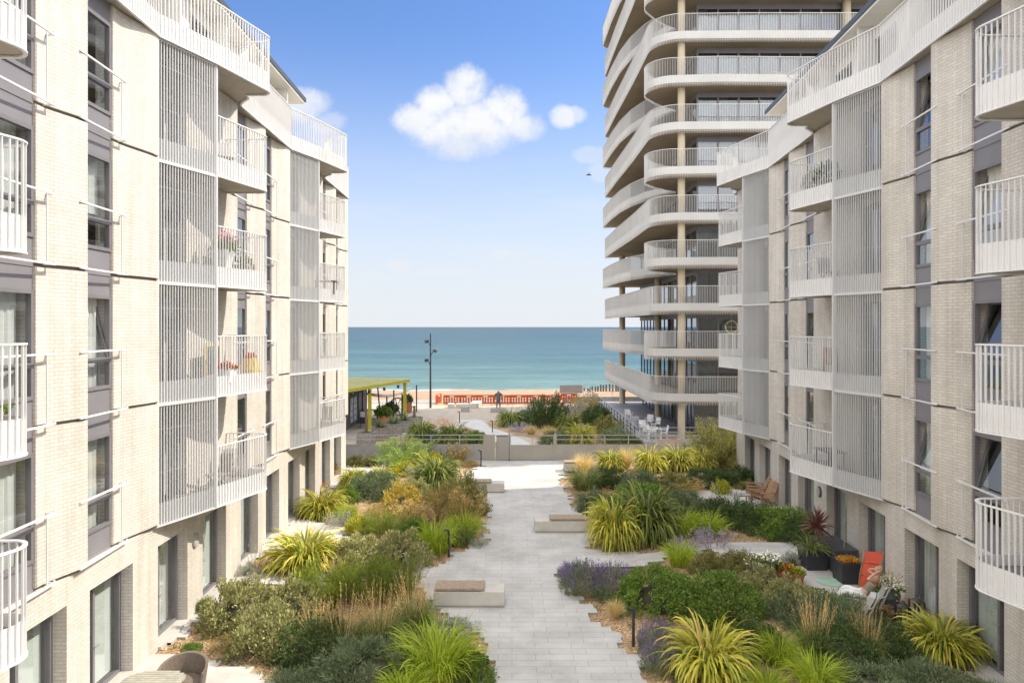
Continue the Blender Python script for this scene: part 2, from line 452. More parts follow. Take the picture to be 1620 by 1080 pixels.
class MB:
    def __init__(self):
        self.v = []
        self.f = []
        self.m = []

    def add(self, vs, fs, mi=0):
        k = len(self.v)
        self.v += [tuple(q) for q in vs]
        self.f += [tuple(i + k for i in q) for q in fs]
        self.m += [mi] * len(fs)

    def hexa(self, p, mi=0):      # p: 8 corners, bottom 4 (ccw) then top 4
        self.add(p, [(3, 2, 1, 0), (4, 5, 6, 7), (0, 1, 5, 4), (1, 2, 6, 5), (2, 3, 7, 6), (3, 0, 4, 7)], mi)

    def box(self, x0, x1, y0, y1, z0, z1, mi=0):
        self.hexa([(x0, y0, z0), (x1, y0, z0), (x1, y1, z0), (x0, y1, z0), (x0, y0, z1), (x1, y0, z1), (x1, y1, z1), (x0, y1, z1)], mi)

    def beam(self, a, b, wd, ht, mi=0, up=(0, 0, 1)):
        a = Vector(a); b = Vector(b)
        d = (b - a).normalized()
        u = Vector(up)
        if abs(d.dot(u)) > 0.98:
            u = Vector((0, 1, 0))
        s = d.cross(u).normalized() * (wd / 2)
        u2 = s.cross(d).normalized() * (ht / 2)
        self.hexa([a - s - u2, a + s - u2, b + s - u2, b - s - u2, a - s + u2, a + s + u2, b + s + u2, b - s + u2], mi)

    def prism(self, poly, z0, z1, mi=0, zf=None):
        n = len(poly)
        vs = [(x, y, z0) for x, y in poly] + [(x, y, z1) for x, y in poly]
        fs = [tuple(range(n - 1, -1, -1)), tuple(range(n, 2 * n))]
        for i in range(n):
            j = (i + 1) % n
            fs.append((i, j, n + j, n + i))
        self.add(vs, fs, mi)

    def tube(self, pts, r, n=8, mi=0, caps=True):
        pts = [Vector(p) for p in pts]
        rs = r if isinstance(r, (list, tuple)) else [r] * len(pts)
        vs = []
        for i, p in enumerate(pts):
            d = (pts[min(i + 1, len(pts) - 1)] - pts[max(i - 1, 0)]).normalized()
            ref = Vector((0, 0, 1)) if abs(d.z) < 0.9 else Vector((1, 0, 0))
            s = d.cross(ref).normalized(); u = s.cross(d).normalized()
            for k in range(n):
                a = 2 * math.pi * k / n
                vs.append(p + (s * math.cos(a) + u * math.sin(a)) * rs[i])
        fs = []
        for i in range(len(pts) - 1):
            for k in range(n):
                k2 = (k + 1) % n
                fs.append((i * n + k, i * n + k2, (i + 1) * n + k2, (i + 1) * n + k))
        if caps:
            fs.append(tuple(range(n - 1, -1, -1)))
            fs.append(tuple((len(pts) - 1) * n + k for k in range(n)))
        self.add(vs, fs, mi)

    def lathe(self, cx, cy, prof, n=16, mi=0, sx=1.0, sy=1.0):
        vs = []
        for r, z in prof:
            for k in range(n):
                a = 2 * math.pi * k / n
                vs.append((cx + r * math.cos(a) * sx, cy + r * math.sin(a) * sy, z))
        fs = []
        for i in range(len(prof) - 1):
            for k in range(n):
                k2 = (k + 1) % n
                fs.append((i * n + k, i * n + k2, (i + 1) * n + k2, (i + 1) * n + k))
        fs.append(tuple(range(n - 1, -1, -1)))
        fs.append(tuple((len(prof) - 1) * n + k for k in range(n)))
        self.add(vs, fs, mi)

    def sweep(self, pts, z0, z1, th, mi=0, zoff=None):
        """upright band of thickness th along a plan polyline"""
        n = len(pts)
        L = []; Rr = []
        for i in range(n):
            a = pts[max(0, i - 1)]; c = pts[min(n - 1, i + 1)]
            dx, dy = c[0] - a[0], c[1] - a[1]
            q = math.hypot(dx, dy) or 1
            nx, ny = -dy / q, dx / q
            L.append((pts[i][0] + nx * th / 2, pts[i][1] + ny * th / 2)); Rr.append((pts[i][0] - nx * th / 2, pts[i][1] - ny * th / 2))
        vs = []
        for i in range(n):
            vs += [(*L[i], z0), (*Rr[i], z0), (*Rr[i], z1), (*L[i], z1)]
        fs = []
        for i in range(n - 1):
            for k in range(4):
                k2 = (k + 1) % 4
                fs.append((i * 4 + k, i * 4 + k2, (i + 1) * 4 + k2, (i + 1) * 4 + k))
        fs.append((3, 2, 1, 0)); fs.append(tuple((n - 1) * 4 + k for k in range(4)))
        self.add(vs, fs, mi)

    def bars(self, pts, z0, z1, step, wd, dp, mi=0):
        """flat bars (wd along the line, dp across it) at even steps along a plan polyline"""
        acc = 0.0
        nxt = step * 0.5
        for i in range(len(pts) - 1):
            a, c = pts[i], pts[i + 1]
            L = math.hypot(c[0] - a[0], c[1] - a[1])
            if L < 1e-6:
                continue
            tx, ty = (c[0] - a[0]) / L, (c[1] - a[1]) / L
            while nxt <= acc + L:
                t = nxt - acc
                x, y = a[0] + tx * t, a[1] + ty * t
                hx, hy = tx * wd / 2, ty * wd / 2
                gx, gy = -ty * dp / 2, tx * dp / 2
                q = [(x - hx - gx, y - hy - gy), (x + hx - gx, y + hy - gy), (x + hx + gx, y + hy + gy), (x - hx + gx, y - hy + gy)]
                self.hexa([(*e, z0) for e in q] + [(*e, z1) for e in q], mi)
                nxt += step
            acc += L

    def build(self, name, mats, parent=None, smooth=False, fixn=True):
        me = bpy.data.meshes.new(name)
        o0 = ORI.get(parent.name, (0, 0, 0)) if parent else (0, 0, 0)
        me.from_pydata([(x - o0[0], y - o0[1], z - o0[2]) for x, y, z in self.v], [], self.f)
        if not isinstance(mats, (list, tuple)):
            mats = [mats]
        for q in mats:
            me.materials.append(q)
        me.polygons.foreach_set('material_index', self.m)
        if fixn:
            bm = bmesh.new(); bm.from_mesh(me)
            bmesh.ops.recalc_face_normals(bm, faces=bm.faces[:])
            bm.to_mesh(me); bm.free()
        if smooth:
            me.polygons.foreach_set('use_smooth', [True] * len(me.polygons))
        me.update()
        ob = bpy.data.objects.new(name, me)
        COL.objects.link(ob)
        if parent:
            ob.parent = parent
            ORI[ob.name] = o0
        return ob


def tag(o, label=None, cat=None, group=None, kind=None):
    if label: o['label'] = label
    if cat: o['category'] = cat
    if group: o['group'] = group
    if kind: o['kind'] = kind
    return o


def thing(name, label, cat, loc=(0, 0, 0), group=None):
    o = bpy.data.objects.new(name, None)
    o.empty_display_size = 0.2
    COL.objects.link(o)
    o.location = loc
    ORI[o.name] = tuple(loc)
    return tag(o, label, cat, group)


def dup(root, loc, rz=0.0, label=None, group=None, scale=None):
    r = root.copy(); COL.objects.link(r)
    r.location = loc; r.rotation_euler = (0, 0, rz)
    if scale is not None:
        r.scale = scale
    if label: r['label'] = label
    if group: r['group'] = group
    for ch in list(root.children):
        c = ch.copy(); COL.objects.link(c); c.parent = r
        for g in list(ch.children):
            d = g.copy(); COL.objects.link(d); d.parent = c
    return r


def gz(x, y):
    """ground rises gently to the right-hand patios"""
    if y > 40.0:
        return 0.0
    t = min(1, max(0, (x - 3.6) / 4.2))
    return 0.34 * t * t * (3 - 2 * t)


def G(px, py):
    """a point of the ground, measured off the photograph"""
    z = 0.0
    for _ in range(8):
        Y = F * (EYE - z) / (py - 517.0)
        X = (px - 810.0) * Y / F
        z = gz(X, Y)
    return Vector((X, Y, z))


def P(px, Y):
    return (px - 810.0) * Y / F


def Zp(py, Y):
    return EYE - (py - 517.0) * Y / F

# ------------------------------------------------------------------ setting: ground, beach, sea
def sheet(name, poly, z, m, kind='structure', label=None):
    mb = MB()
    mb.add([(x, y, z) for x, y in poly], [tuple(range(len(poly)))])
    o = mb.build(name, m, fixn=False)
    if o.data.polygons[0].normal.z < 0:
        o.data.flip_normals()
    tag(o, kind=kind)
    return o


sea_mb = MB()
sea_mb.add([(-40000, 100, -2.0), (40000, 100, -2.0), (40000, 45000, -2.0), (-40000, 45000, -2.0)], [(0, 1, 2, 3)])
tag(sea_mb.build('sea', M['sea'], fixn=False), kind='structure')

bx = MB()
nx_, ny_ = 90, 14
vs = []
for j in range(ny_ + 1):
    for i in range(nx_ + 1):
        x = -180 + 360 * i / nx_
        t = j / ny_
        y = 73.5 + 42 * t + 1.2 * math.sin(x * 0.09) * t
        z = 0.0 - 2.55 * (t ** 1.1) + 0.10 * math.sin(x * 0.5 + 7 * t) * math.sin(3.1 * t)
        vs.append((x, y, z))
bx.add(vs, [(j * (nx_ + 1) + i, j * (nx_ + 1) + i + 1, (j + 1) * (nx_ + 1) + i + 1, (j + 1) * (nx_ + 1) + i) for j in range(ny_) for i in range(nx_)])
tag(bx.build('beach', M['shingle'], smooth=True, fixn=False), kind='structure')
sheet('ground', [(-180, -40), (180, -40), (180, 74), (-180, 74)], -0.16, M['plaza'])
sheet('plaza', [(-60, 40.6), (60, 40.6), (60, 71.0), (-60, 71.0)], 0.0, M['plaza'])
sheet('promenade', [(-120, 71.0), (120, 71.0), (120, 73.9), (-120, 73.9)], 0.015, M['asphalt'])
kb = MB()
kb.box(-120, 120, 70.72, 70.98, -0.1, 0.11)
tag(kb.build('promenade_kerb', M['concrete'], None), kind='structure')

# planting beds, as plan polygons taken from ground points
def poly_px(l):
    return [tuple(G(*q)[:2]) for q in l]


BED = {
    'near_left': poly_px([(300, 1000), (345, 962), (392, 922), (520, 919), (640, 917), (668, 935), (690, 962), (722, 985), (752, 995), (768, 1022), (776, 1085), (786, 1200), (430, 1200), (428, 1078), (372, 1052), (300, 1040), (232, 1027)]),
    'mid_left': poly_px([(372, 906), (384, 890), (432, 872), (540, 852), (556, 838), (470, 818), (455, 824), (478, 800), (505, 782), (522, 771), (545, 771), (600, 741), (640, 731), (748, 729), (764, 737), (732, 748), (742, 770), (762, 790), (770, 812), (774, 836), (766, 856), (724, 872), (700, 890), (640, 903), (520, 905)]),
    'near_right': poly_px([(884, 905), (930, 897), (1000, 897), (1050, 885), (1130, 868), (1180, 890), (1210, 925), (1290, 950), (1400, 968), (1440, 985), (1490, 1010), (1560, 1080), (1640, 1200), (1070, 1200), (1044, 1085), (1010, 1040), (962, 992), (926, 957), (892, 927)]),
    'mid_right': poly_px([(893, 741), (985, 731), (1165, 731), (1172, 752), (1192, 764), (1195, 772), (1095, 776), (1085, 782), (1105, 797), (1200, 803), (1250, 805), (1300, 850), (1290, 858), (1130, 858), (1040, 873), (1000, 873), (938, 868), (930, 832), (906, 792), (889, 765)]),
    'patio_edge': poly_px([(1218, 886), (1278, 884), (1283, 897), (1222, 900)]),
}


def inside(x, y, poly):
    c = False
    n = len(poly)
    j = n - 1
    for i in range(n):
        xi, yi = poly[i]; xj, yj = poly[j]
        if (yi > y) != (yj > y) and x < (xj - xi) * (y - yi) / (yj - yi) + xi:
            c = not c
        j = i
    return c


def wall_x(side, y):
    return -(8.69 + 0.02 * (y - 16.6)) if side < 0 else 10.64 + 0.07 * (y - 19.48)


def paving():
    """courtyard paving laid in 0.3 m rows whose slab ends step in and out along the beds"""
    rnd = random.Random(3)
    mb = MB()
    row = 0.30
    y = 3.0
    while y < 40.35:
        ym = y + row / 2
        xs = []
        for poly in BED.values():
            n = len(poly)
            for i in range(n):
                (x1, y1), (x2, y2) = poly[i], poly[(i + 1) % n]
                if (y1 > ym) != (y2 > ym):
                    xs.append(x1 + (ym - y1) * (x2 - x1) / (y2 - y1))
        xs.sort()
        xl, xr = wall_x(-1, ym) - 0.35, wall_x(1, ym) + 0.35
        xs = [x for x in xs if xl < x < xr]
        edges = [xl] + [x + rnd.choice((-0.22, -0.1, 0.06, 0.2)) + rnd.uniform(-0.05, 0.05) for x in xs] + [xr]
        for k in range(0, len(edges) - 1):
            a, b = edges[k], edges[k + 1]
            mid = (a + b) / 2
            if b - a < 0.12 or any(inside(mid, ym, p) for p in BED.values()):
                continue
            cuts = [a] + [q for q in np.arange(math.ceil(a / 0.7) * 0.7, b, 0.7) if a + 0.05 < q < b - 0.05] + [b]
            for c0, c1 in zip(cuts[:-1], cuts[1:]):
                z0, z1 = gz(c0, ym), gz(c1, ym)
                mi = 1 if (mid < -4.2 or mid > 6.3) and (b - a) < 8 else 0
                mb.add([(c0, y, z0), (c1, y, z1), (c1, y + row, z1), (c0, y + row, z0)], [(0, 1, 2, 3)], mi)
            for e in (a, b):
                z0 = gz(e, ym)
                mb.add([(e, y, z0 - 0.16), (e, y + row, z0 - 0.16), (e, y + row, z0), (e, y, z0)], [(0, 1, 2, 3)], 0)
            z0 = gz(mid, ym)
            for yy in (y, y + row):
                if len(edges) > 2:
                    for c0, c1 in ((a, min(a + 0.5, b)), (max(b - 0.5, a), b)):
                        g0, g1 = gz(c0, ym), gz(c1, ym)
                        mb.add([(c0, yy, g0 - 0.16), (c1, yy, g1 - 0.16), (c1, yy, g1 - 0.002), (c0, yy, g0 - 0.002)], [(0, 1, 2, 3)], 0)
        y += row
    tag(mb.build('paving', [M['paving'], M['patio']], fixn=False), kind='structure')


paving()


def bed_sheet():
    mb = MB()
    step = 0.5
    x0, x1, y0, y1 = -9.0, 12.4, 2.5, 40.5
    nx, ny = int((x1 - x0) / step), int((y1 - y0) / step)
    vs = [(x0 + i * step, y0 + j * step, gz(x0 + i * step, 20) - 0.06) for j in range(ny + 1) for i in range(nx + 1)]
    mb.add(vs, [(j * (nx + 1) + i, j * (nx + 1) + i + 1, (j + 1) * (nx + 1) + i + 1, (j + 1) * (nx + 1) + i) for j in range(ny) for i in range(nx)])
    tag(mb.build('planting_bed', M['bed'], fixn=False, smooth=True), kind='structure')


bed_sheet()

GBED = [poly_px([(556, 704), (640, 690), (735, 678), (772, 676), (776, 690), (850, 708), (556, 708)]),
        poly_px([(770, 668), (800, 660), (850, 652), (880, 646), (930, 640), (995, 696), (1000, 708), (880, 708), (850, 695), (800, 684), (775, 676)])]
for p_ in GBED:
    sheet('garden_bed', p_, 0.004, M['bed'])
sheet('garden_path', poly_px([(722, 664), (762, 664), (776, 676), (802, 684), (830, 696), (848, 708.5), (806, 708.5), (785, 694), (755, 681), (732, 672)]), 0.008, M['path2'])

# ------------------------------------------------------------------ apartment buildings
def smooth01(t):
    t = min(1, max(0, t))
    return t * t * (3 - 2 * t)


WEDGE = [(0.0, 0.04), (0.6, 0.28), (1.2, 0.52), (1.78, 0.74)]


def wedge_tail():
    """balcony edge from the screen to the rounded far corner and back to the wall"""
    pts = [(1.78, 0.74), (2.5, 0.96), (3.2, 1.18), (3.75, 1.355)]
    cx, cy, r = 3.86, 1.03, 0.345          # rounded corner
    for k in range(9):
        a = R(108 - k * 15.5)
        pts.append((cx + r * math.cos(a) * 1.05, cy + r * math.sin(a)))
    pts += [(4.23, 0.6), (4.22, 0.3), (4.20, -0.02)]
    return pts


def pier_o(t):
    return -0.12 + 0.22 * smooth01((t - 0.1) / 0.85)


def build_apartments(side, label, mod0, per, nmod, y_end, LZ, doors, roof_y, roof_z, cfg):
    root = thing('apartment_building', label, 'apartment building', (wall_x(side, 20), 20, 0))

    def W(s, o):
        return (wall_x(side, s) - side * o, s)

    def hexW(mb, s0, s1, o0, o1, z0, z1, mi=0):
        a, b, c, d = W(s0, o0), W(s1, o0), W(s1, o1), W(s0, o1)
        mb.hexa([(*q, z0) for q in (a, b, c, d)] + [(*q, z1) for q in (a, b, c, d)], mi)

    def prismW(mb, so, z0, z1, mi=0):
        mb.prism([W(*q) for q in so], z0, z1, mi)

    wall = MB(); inter = MB(); sill = MB()
    # pieces of upper wall: (s0, s1) piers and windows, per module
    piers = []; wins = []; bays = []
    w1, w2 = cfg['w1'], cfg['w2']
    for k in range(nmod):
        b0 = mod0 + per * k
        segs = [(b0 + 1.9, b0 + w1[0]), (b0 + w1[1], b0 + w2[0]), (b0 + w2[1], b0 + per)]
        for a, b in segs:
            if a < y_end:
                piers.append((a, min(b, y_end)))
        for a, b in (w1, w2):
            a += b0; b += b0
            if b < y_end:
                wins.append((a, b, k))
        if b0 + 1.9 < y_end:
            bays.append((b0, k))
    piers.append((-6.0, mod0))
    for f in range(4):
        z0, z1 = LZ[f] + 0.035, LZ[f + 1] - 0.035
        for a, b in piers:
            n = 14 if a > 0 else 1
            front = [(a + (b - a) * i / n, pier_o(i / n) if a > 0 else 0.1) for i in range(n + 1)]
            prismW(wall, front + [(b, -0.5), (a, -0.5)], z0, z1)
            jf = [(s, o - 0.055) for s, o in front]
            prismW(wall, jf + [(b - 0.02, -0.45), (a + 0.02, -0.45)], LZ[f] - 0.0352, LZ[f] + 0.0352, 1)
            if f == 3:
                prismW(wall, jf + [(b - 0.02, -0.45), (a + 0.02, -0.45)], LZ[4] - 0.0352, LZ[4] - 0.004, 1)
        for b0, k in bays:
            # wall head and back above the bay glazing
            hexW(wall, b0 + 0.002, b0 + 1.898, -0.55, -0.30, z1 - 0.32, z1)
        # opening heads behind the windows
    # ground floor wall with door openings
    ds = sorted(doors)
    prev = -6.0
    gtop = LZ[0] - 0.035
    for a, b in ds + [(y_end, y_end)]:
        if a > prev:
            hexW(wall, prev, a, -0.42, -0.02, -0.15, gtop)
        if b > a:
            hexW(wall, a, b, -0.42, -0.02, 2.5, gtop)
        prev = b
    # end wall and core
    hexW(wall, y_end - 0.3, y_end, -11.5, -0.5, -0.15, LZ[4] - 0.02)
    hexW(inter, -6, y_end - 0.3, -11.4, -1.0, 0.0, LZ[4] - 0.05)
    wall.build('wall', [M['brick'], M['joint']], root)
    inter.build('interior', M['interior'], root)

    # ---- upper windows
    rnd = random.Random(5 + side)
    for (a, b, k) in wins:
        for f in range(4):
            z0, z1 = LZ[f], LZ[f + 1]
            fr = MB()
            g = -0.20                       # glass plane
            hexW(fr, a, b, g - 0.06, g + 0.02, z0 + 0.035, z0 + 0.50, 1)            # panel below
            hexW(fr, a, b, g - 0.06, g + 0.02, z1 - 0.46, z1 - 0.02, 1)             # panel above
            hexW(fr, a, b, g - 0.06, g + 0.035, z0 - 0.035, z0 + 0.034, 1)
            zt = z0 + 1.08
            f0, f1 = z0 + 0.50, z1 - 0.46
            wd = 0.075
            hexW(fr, a, a + wd, g - 0.06, g + 0.05, f0, f1)
            hexW(fr, b - wd, b, g - 0.06, g + 0.05, f0, f1)
            hexW(fr, a + wd, b - wd, g - 0.06, g + 0.05, f0, f0 + wd)
            hexW(fr, a + wd, b - wd, g - 0.06, g + 0.05, f1 - wd, f1)
            hexW(fr, a + wd, b - wd, g - 0.06, g + 0.05, zt, zt + 0.10)
            win = fr.build('window', [M['grey_frame'], M['spandrel']], root)
            pn = MB()
            hexW(pn, a + wd, b - wd, g - 0.012, g + 0.0, f0 + wd, zt)
            tilt = 0.30 if (f, k, round(a - mod0 - per * k)) in cfg['open'] else 0.0
            p0, p1 = W(a + wd, g), W(b - wd, g)
            q0, q1 = W(a + wd, g - tilt), W(b - wd, g - tilt)
            r0, r1 = W(a + wd, g - tilt - 0.012), W(b - wd, g - tilt - 0.012)
            s0_, s1_ = W(a + wd, g - 0.012), W(b - wd, g - 0.012)
            zb, zu = zt + 0.10, f1 - wd
            pn.hexa([(*p0, zb), (*p1, zb), (*s1_, zb), (*s0_, zb), (*q0, zu), (*q1, zu), (*r1, zu), (*r0, zu)])
            pn.build('pane', M['glass'], win)
            if tilt:
                sash = MB()
                for e0, e1, t0, t1 in ((p0, q0, zb, zu), (p1, q1, zb, zu)):
                    sash.beam((*e0, t0), (*e1, t1), 0.06, 0.05)
                sash.beam((*q0, zu), (*q1, zu), 0.06, 0.05)
                sash.build('open_sash', M['grey_frame'], win)
            # curtains
            mode = rnd.random()
            cu = MB()
            span = [(a + 0.05, b - 0.05)] if mode < 0.72 else ([(a + 0.05, a + (b - a) * 0.45)] if mode < 0.86 else [(a + (b - a) * 0.5, b - 0.05)])
            for c0, c1 in span:
                n = max(8, int((c1 - c0) / 0.035))
                pts = [W(c0 + (c1 - c0) * i / n, g - 0.24 + 0.022 * math.sin(i * 1.7) + 0.012 * math.sin(i * 0.63)) for i in range(n + 1)]
                zc = z0 + 0.35 if mode < 0.85 else z0 + 1.3
                cu.sweep(pts, zc, f1 + 0.05, 0.006)
            cu.build('curtain', M['curtain'], win)
            # white safety rail and stay rods
            gr = MB()
            for zz in (z0 + 0.03, z0 + 1.34):
                p, q = W(a - 0.25, 0.10), W(b + 0.30, 0.045)
                gr.beam((*p, zz), (*q, zz), 0.035, 0.035)
                e, e2 = W(b + 0.26, 0.05), W(b + 0.26, -0.16)
                gr.beam((*e, zz), (*e2, zz), 0.03, 0.03)
                gr.beam((*e, zz), (*e, zz + 0.06), 0.03, 0.02)
            p = W(b + 0.06, 0.05)
            gr.beam((*p, z0 + 0.03), (*p, z0 + 1.34), 0.018, 0.018)
            gr.build('guard_rail', M['white_metal'], win)

    # ---- ground-floor doors
    for i, (a, b) in enumerate(ds):
        fr = MB()
        g = -0.34
        top = 2.5
        zb = gz(wall_x(side, (a + b) / 2) - side * 0.2, (a + b) / 2) + 0.02
        wd = 0.075
        m_ = a + (b - a) * (0.36 if side < 0 else 0.36)
        for c in (a + wd / 2, m_, b - wd / 2):
            hexW(fr, c - wd / 2, c + wd / 2, g - 0.06, g + 0.05, zb + wd, top - wd)
        hexW(fr, a, b, g - 0.06, g + 0.05, zb, zb + wd)
        hexW(fr, a, b, g - 0.06, g + 0.05, top - wd, top - 0.003)
        d = fr.build('patio_door', M['grey_frame'], root)
        pn = MB()
        hexW(pn, a + wd, m_ - wd / 2, g - 0.01, g, zb + wd, top - wd)
        hexW(pn, m_ + wd / 2, b - wd, g - 0.01, g, zb + wd, top - wd)
        pn.build('pane', M['glass'], d)
        bl = MB()
        zz = zb + 0.08
        if i % 3 != 2:
            while zz < top - 0.1:          # venetian slats, tipped
                p0, p1 = W(a + 0.07, g - 0.17), W(b - 0.07, g - 0.17)
                q0, q1 = W(a + 0.07, g - 0.13), W(b - 0.07, g - 0.13)
                bl.add([(*p0, zz + 0.05), (*p1, zz + 0.05), (*q1, zz), (*q0, zz)], [(0, 1, 2, 3)])
                zz += 0.055
            bl.build('blind', M['blind'], d, fixn=False)
        else:
            n = 40
            pts = [W(a + 0.06 + (b - a - 0.12) * q / n, g - 0.2 + 0.02 * math.sin(q * 1.6)) for q in range(n + 1)]
            bl.sweep(pts, zb + 0.05, top - 0.05, 0.006)
            bl.build('curtain', M['curtain'], d)
        hd = MB()
        p = W(m_, g + 0.09); q = W(m_ + 0.13, g + 0.09); p2 = W(m_, g + 0.04)
        hd.beam((*p2, zb + 1.05), (*p, zb + 1.05), 0.025, 0.025)
        hd.beam((*p, zb + 1.05), (*q, zb + 1.05), 0.025, 0.025)
        hd.build('handle', M['grey_rail'], d)
        st = MB()
        hexW(st, a + 0.002, b - 0.002, g + 0.052, 0.06, zb - 0.10, zb + 0.012)
        st.build('threshold', M['concrete'], root)

    # ---- balconies and screens
    tail = wedge_tail()
    for b0, k in bays:
        for f in range(4):
            z0, z1 = LZ[f], LZ[f + 1]
            outline = [(b0 + s, o) for s, o in WEDGE[:-1]] + [(b0 + s, o) for s, o in tail]
            sl = MB()
            inner = [(s, o - 0.045) for s, o in outline]
            inner[-1] = (inner[-1][0] - 0.04, -0.3); inner[0] = (b0 + 0.05, -0.3)
            prismW(sl, inner, z0 - 0.02, z0 + 0.24)
            bal = sl.build('balcony', M['soffit'], root)
            dk = MB()
            prismW(dk, [(s, o - 0.02) for s, o in inner], z0 + 0.243, z0 + 0.29)
            dk.build('deck', M['deck'], bal)
            # fascia + railing along the open part
            tl = [W(b0 + s, o) for s, o in tail]
            ra = MB()
            ra.sweep([W(b0 + s, o - 0.03) for s, o in tail], z0 - 0.03, z0 + 0.50, 0.012)
            ra.bars(tl, z0 - 0.05, z0 + 1.58, 0.114, 0.012, 0.034)
            ra.sweep(tl, z0 + 1.575, z0 + 1.60, 0.06)
            ra.sweep(tl, z0 - 0.06, z0 - 0.035, 0.06)
            ra.build('railing', M['white_metal'], bal)
            # slatted screen on the landward half
            sc = MB()
            wl = [W(b0 + s, o) for s, o in WEDGE]
            wi = [W(b0 + s, o - 0.03) for s, o in WEDGE]
            sc.sweep(wi, z0 - 0.03, z0 + 0.50, 0.012)
            sc.bars(wl, z0 - 0.05, z1 - 0.10, 0.086, 0.018, 0.036)
            for zz in (z1 - 0.10, z0 - 0.06):
                sc.sweep(wl, zz, zz + 0.04, 0.07)
            for zz in (z0 + 1.25, z0 + 2.3):
                sc.sweep(wi, zz, zz + 0.012, 0.012)
            for s, o in (WEDGE[0], WEDGE[-1]):
                p = W(b0 + s, o)
                sc.box(p[0] - 0.045, p[0] + 0.045, p[1] - 0.045, p[1] + 0.045, z0 - 0.06, z1 - 0.06)
            sc.build('screen', M['screen_mesh'], bal)
            # glazing behind the screen
            gl = MB()
            g = -0.30
            for c in (b0 + 0.04, b0 + 0.95, b0 + 1.86):
                hexW(gl, c - 0.04, c + 0.04, g - 0.04, g + 0.04, z0 + 0.30, z1 - 0.36)
            hexW(gl, b0, b0 + 1.9, g - 0.04, g + 0.04, z0 + 0.25, z0 + 0.30)
            hexW(gl, b0 + 0.01, b0 + 1.89, g - 0.03, g + 0.06, z1 - 0.36, z1 - 0.30)
            gw = gl.build('balcony_door', M['grey_frame'], root)
            pn = MB()
            hexW(pn, b0 + 0.08, b0 + 1.82, g - 0.008, g + 0.0, z0 + 0.30, z1 - 0.36)
            pn.build('pane', M['glass'], gw)
            cu = MB()
            md = rnd.random()
            spans = [(b0 + 0.1, b0 + 1.8)] if md < 0.35 else ([(b0 + 0.1, b0 + 0.55), (b0 + 1.3, b0 + 1.8)] if md < 0.7 else [(b0 + 0.9, b0 + 1.8)])
            for c0, c1 in spans:
                n = max(8, int((c1 - c0) / 0.035))
                pts = [W(c0 + (c1 - c0) * i / n, g - 0.25 + 0.022 * math.sin(i * 1.7)) for i in range(n + 1)]
                cu.sweep(pts, z0 + 0.35 + (0.9 if md > 0.85 else 0), z1 - 0.34, 0.006)
            cu.build('curtain', M['curtain'], gw)

    # ---- roof terrace, one long balcony
    line = []
    for k in range(nmod):
        b0 = mod0 + per * k
        if b0 > y_end - 2:
            break
        if k == 0:
            line.append((-6.0, 0.13))
        line += [(b0 + s, o + 0.09) for s, o in WEDGE[:-1]] + [(b0 + s, o + 0.09) for s, o in tail[:-2]]
        # swings back to the wall in a soft curve
        for q in range(8):
            line.append((b0 + 4.36 + q * 0.16, 0.13 + 0.55 * (1 - smooth01(q / 7.0)) ** 2))
    line.append((y_end, 0.13)); line.append((y_end + 0.15, 0.0)); line.append((y_end + 0.15, -2.0))
    line = [q for q in line if q[0] <= y_end + 0.2]
    z0 = LZ[4]
    sl = MB()
    # slab in quads, wall strip by wall strip
    ins = [(s, o - 0.045) for s, o in line[:-2]]
    for (s0, o0), (s1, o1) in zip(ins[:-1], ins[1:]):
        if s1 - s0 < 0.004:
            continue
        a, b, c, d = W(s0, -0.4), W(s1, -0.4), W(s1, o1), W(s0, o0)
        sl.hexa([(*q, z0) for q in (a, b, c, d)] + [(*q, z0 + 0.26) for q in (a, b, c, d)])
    # the rounded corners where the edge doubles back
    for k in range(nmod):
        b0 = mod0 + per * k
        if b0 < y_end - 2:
            prismW(sl, [(b0 + 3.0, -0.3)] + [(b0 + s, o + 0.04) for s, o in tail[2:-2]] + [(b0 + 4.2, -0.3)], z0 + 0.002, z0 + 0.258)
    hexW(sl, -6, y_end - 0.02, -11.5, -0.402, z0 + 0.001, z0 + 0.25)
    ter = sl.build('terrace', M['soffit'], root)
    pl = [W(*q) for q in line]
    ra = MB()
    ra.sweep([W(s, o - 0.03) for s, o in line], z0 - 0.03, z0 + 0.52, 0.012)
    ra.bars(pl, z0 - 0.05, z0 + 1.58, 0.114, 0.012, 0.036)
    ra.sweep(pl, z0 + 1.575, z0 + 1.60, 0.06)
    ra.sweep(pl, z0 - 0.06, z0 - 0.035, 0.06)
    ra.build('railing', M['white_metal'], ter)

    # ---- set-back penthouse
    ph = MB()
    zb, zt = z0 + 0.25, roof_z - 0.25
    ox = -1.55
    s = -6.0
    openings = []
    while s < roof_y - 3.0:
        openings.append((s + 0.7, s + 2.3))
        s += 3.4
    prev = -6.0
    for a, b in openings + [(roof_y, roof_y)]:
        hexW(ph, prev, a, ox - 0.3, ox, zb, zt)
        if b > a:
            hexW(ph, a, b, ox - 0.3, ox, zt - 0.45, zt)
            hexW(ph, b, b + 0.08, ox, ox + 0.55, zb, zt)
        prev = b
    hexW(ph, roof_y - 0.3, roof_y, -10, ox - 0.3, zb, zt)
    pw = ph.build('penthouse_wall', M['render'], root)
    ic = MB()
    hexW(ic, -6, roof_y - 0.3, -9.9, ox - 0.9, zb, zt)
    ic.build('interior', M['interior'], pw)
    rf = MB()
    hexW(rf, -6, roof_y + 0.35, -10.4, ox + 0.75, zt, zt + 0.08, 1)
    hexW(rf, -6, roof_y + 0.38, -10.45, ox + 0.80, zt + 0.081, zt + 0.27, 0)
    rf.build('roof', [M['roof_dark'], M['render']], root)
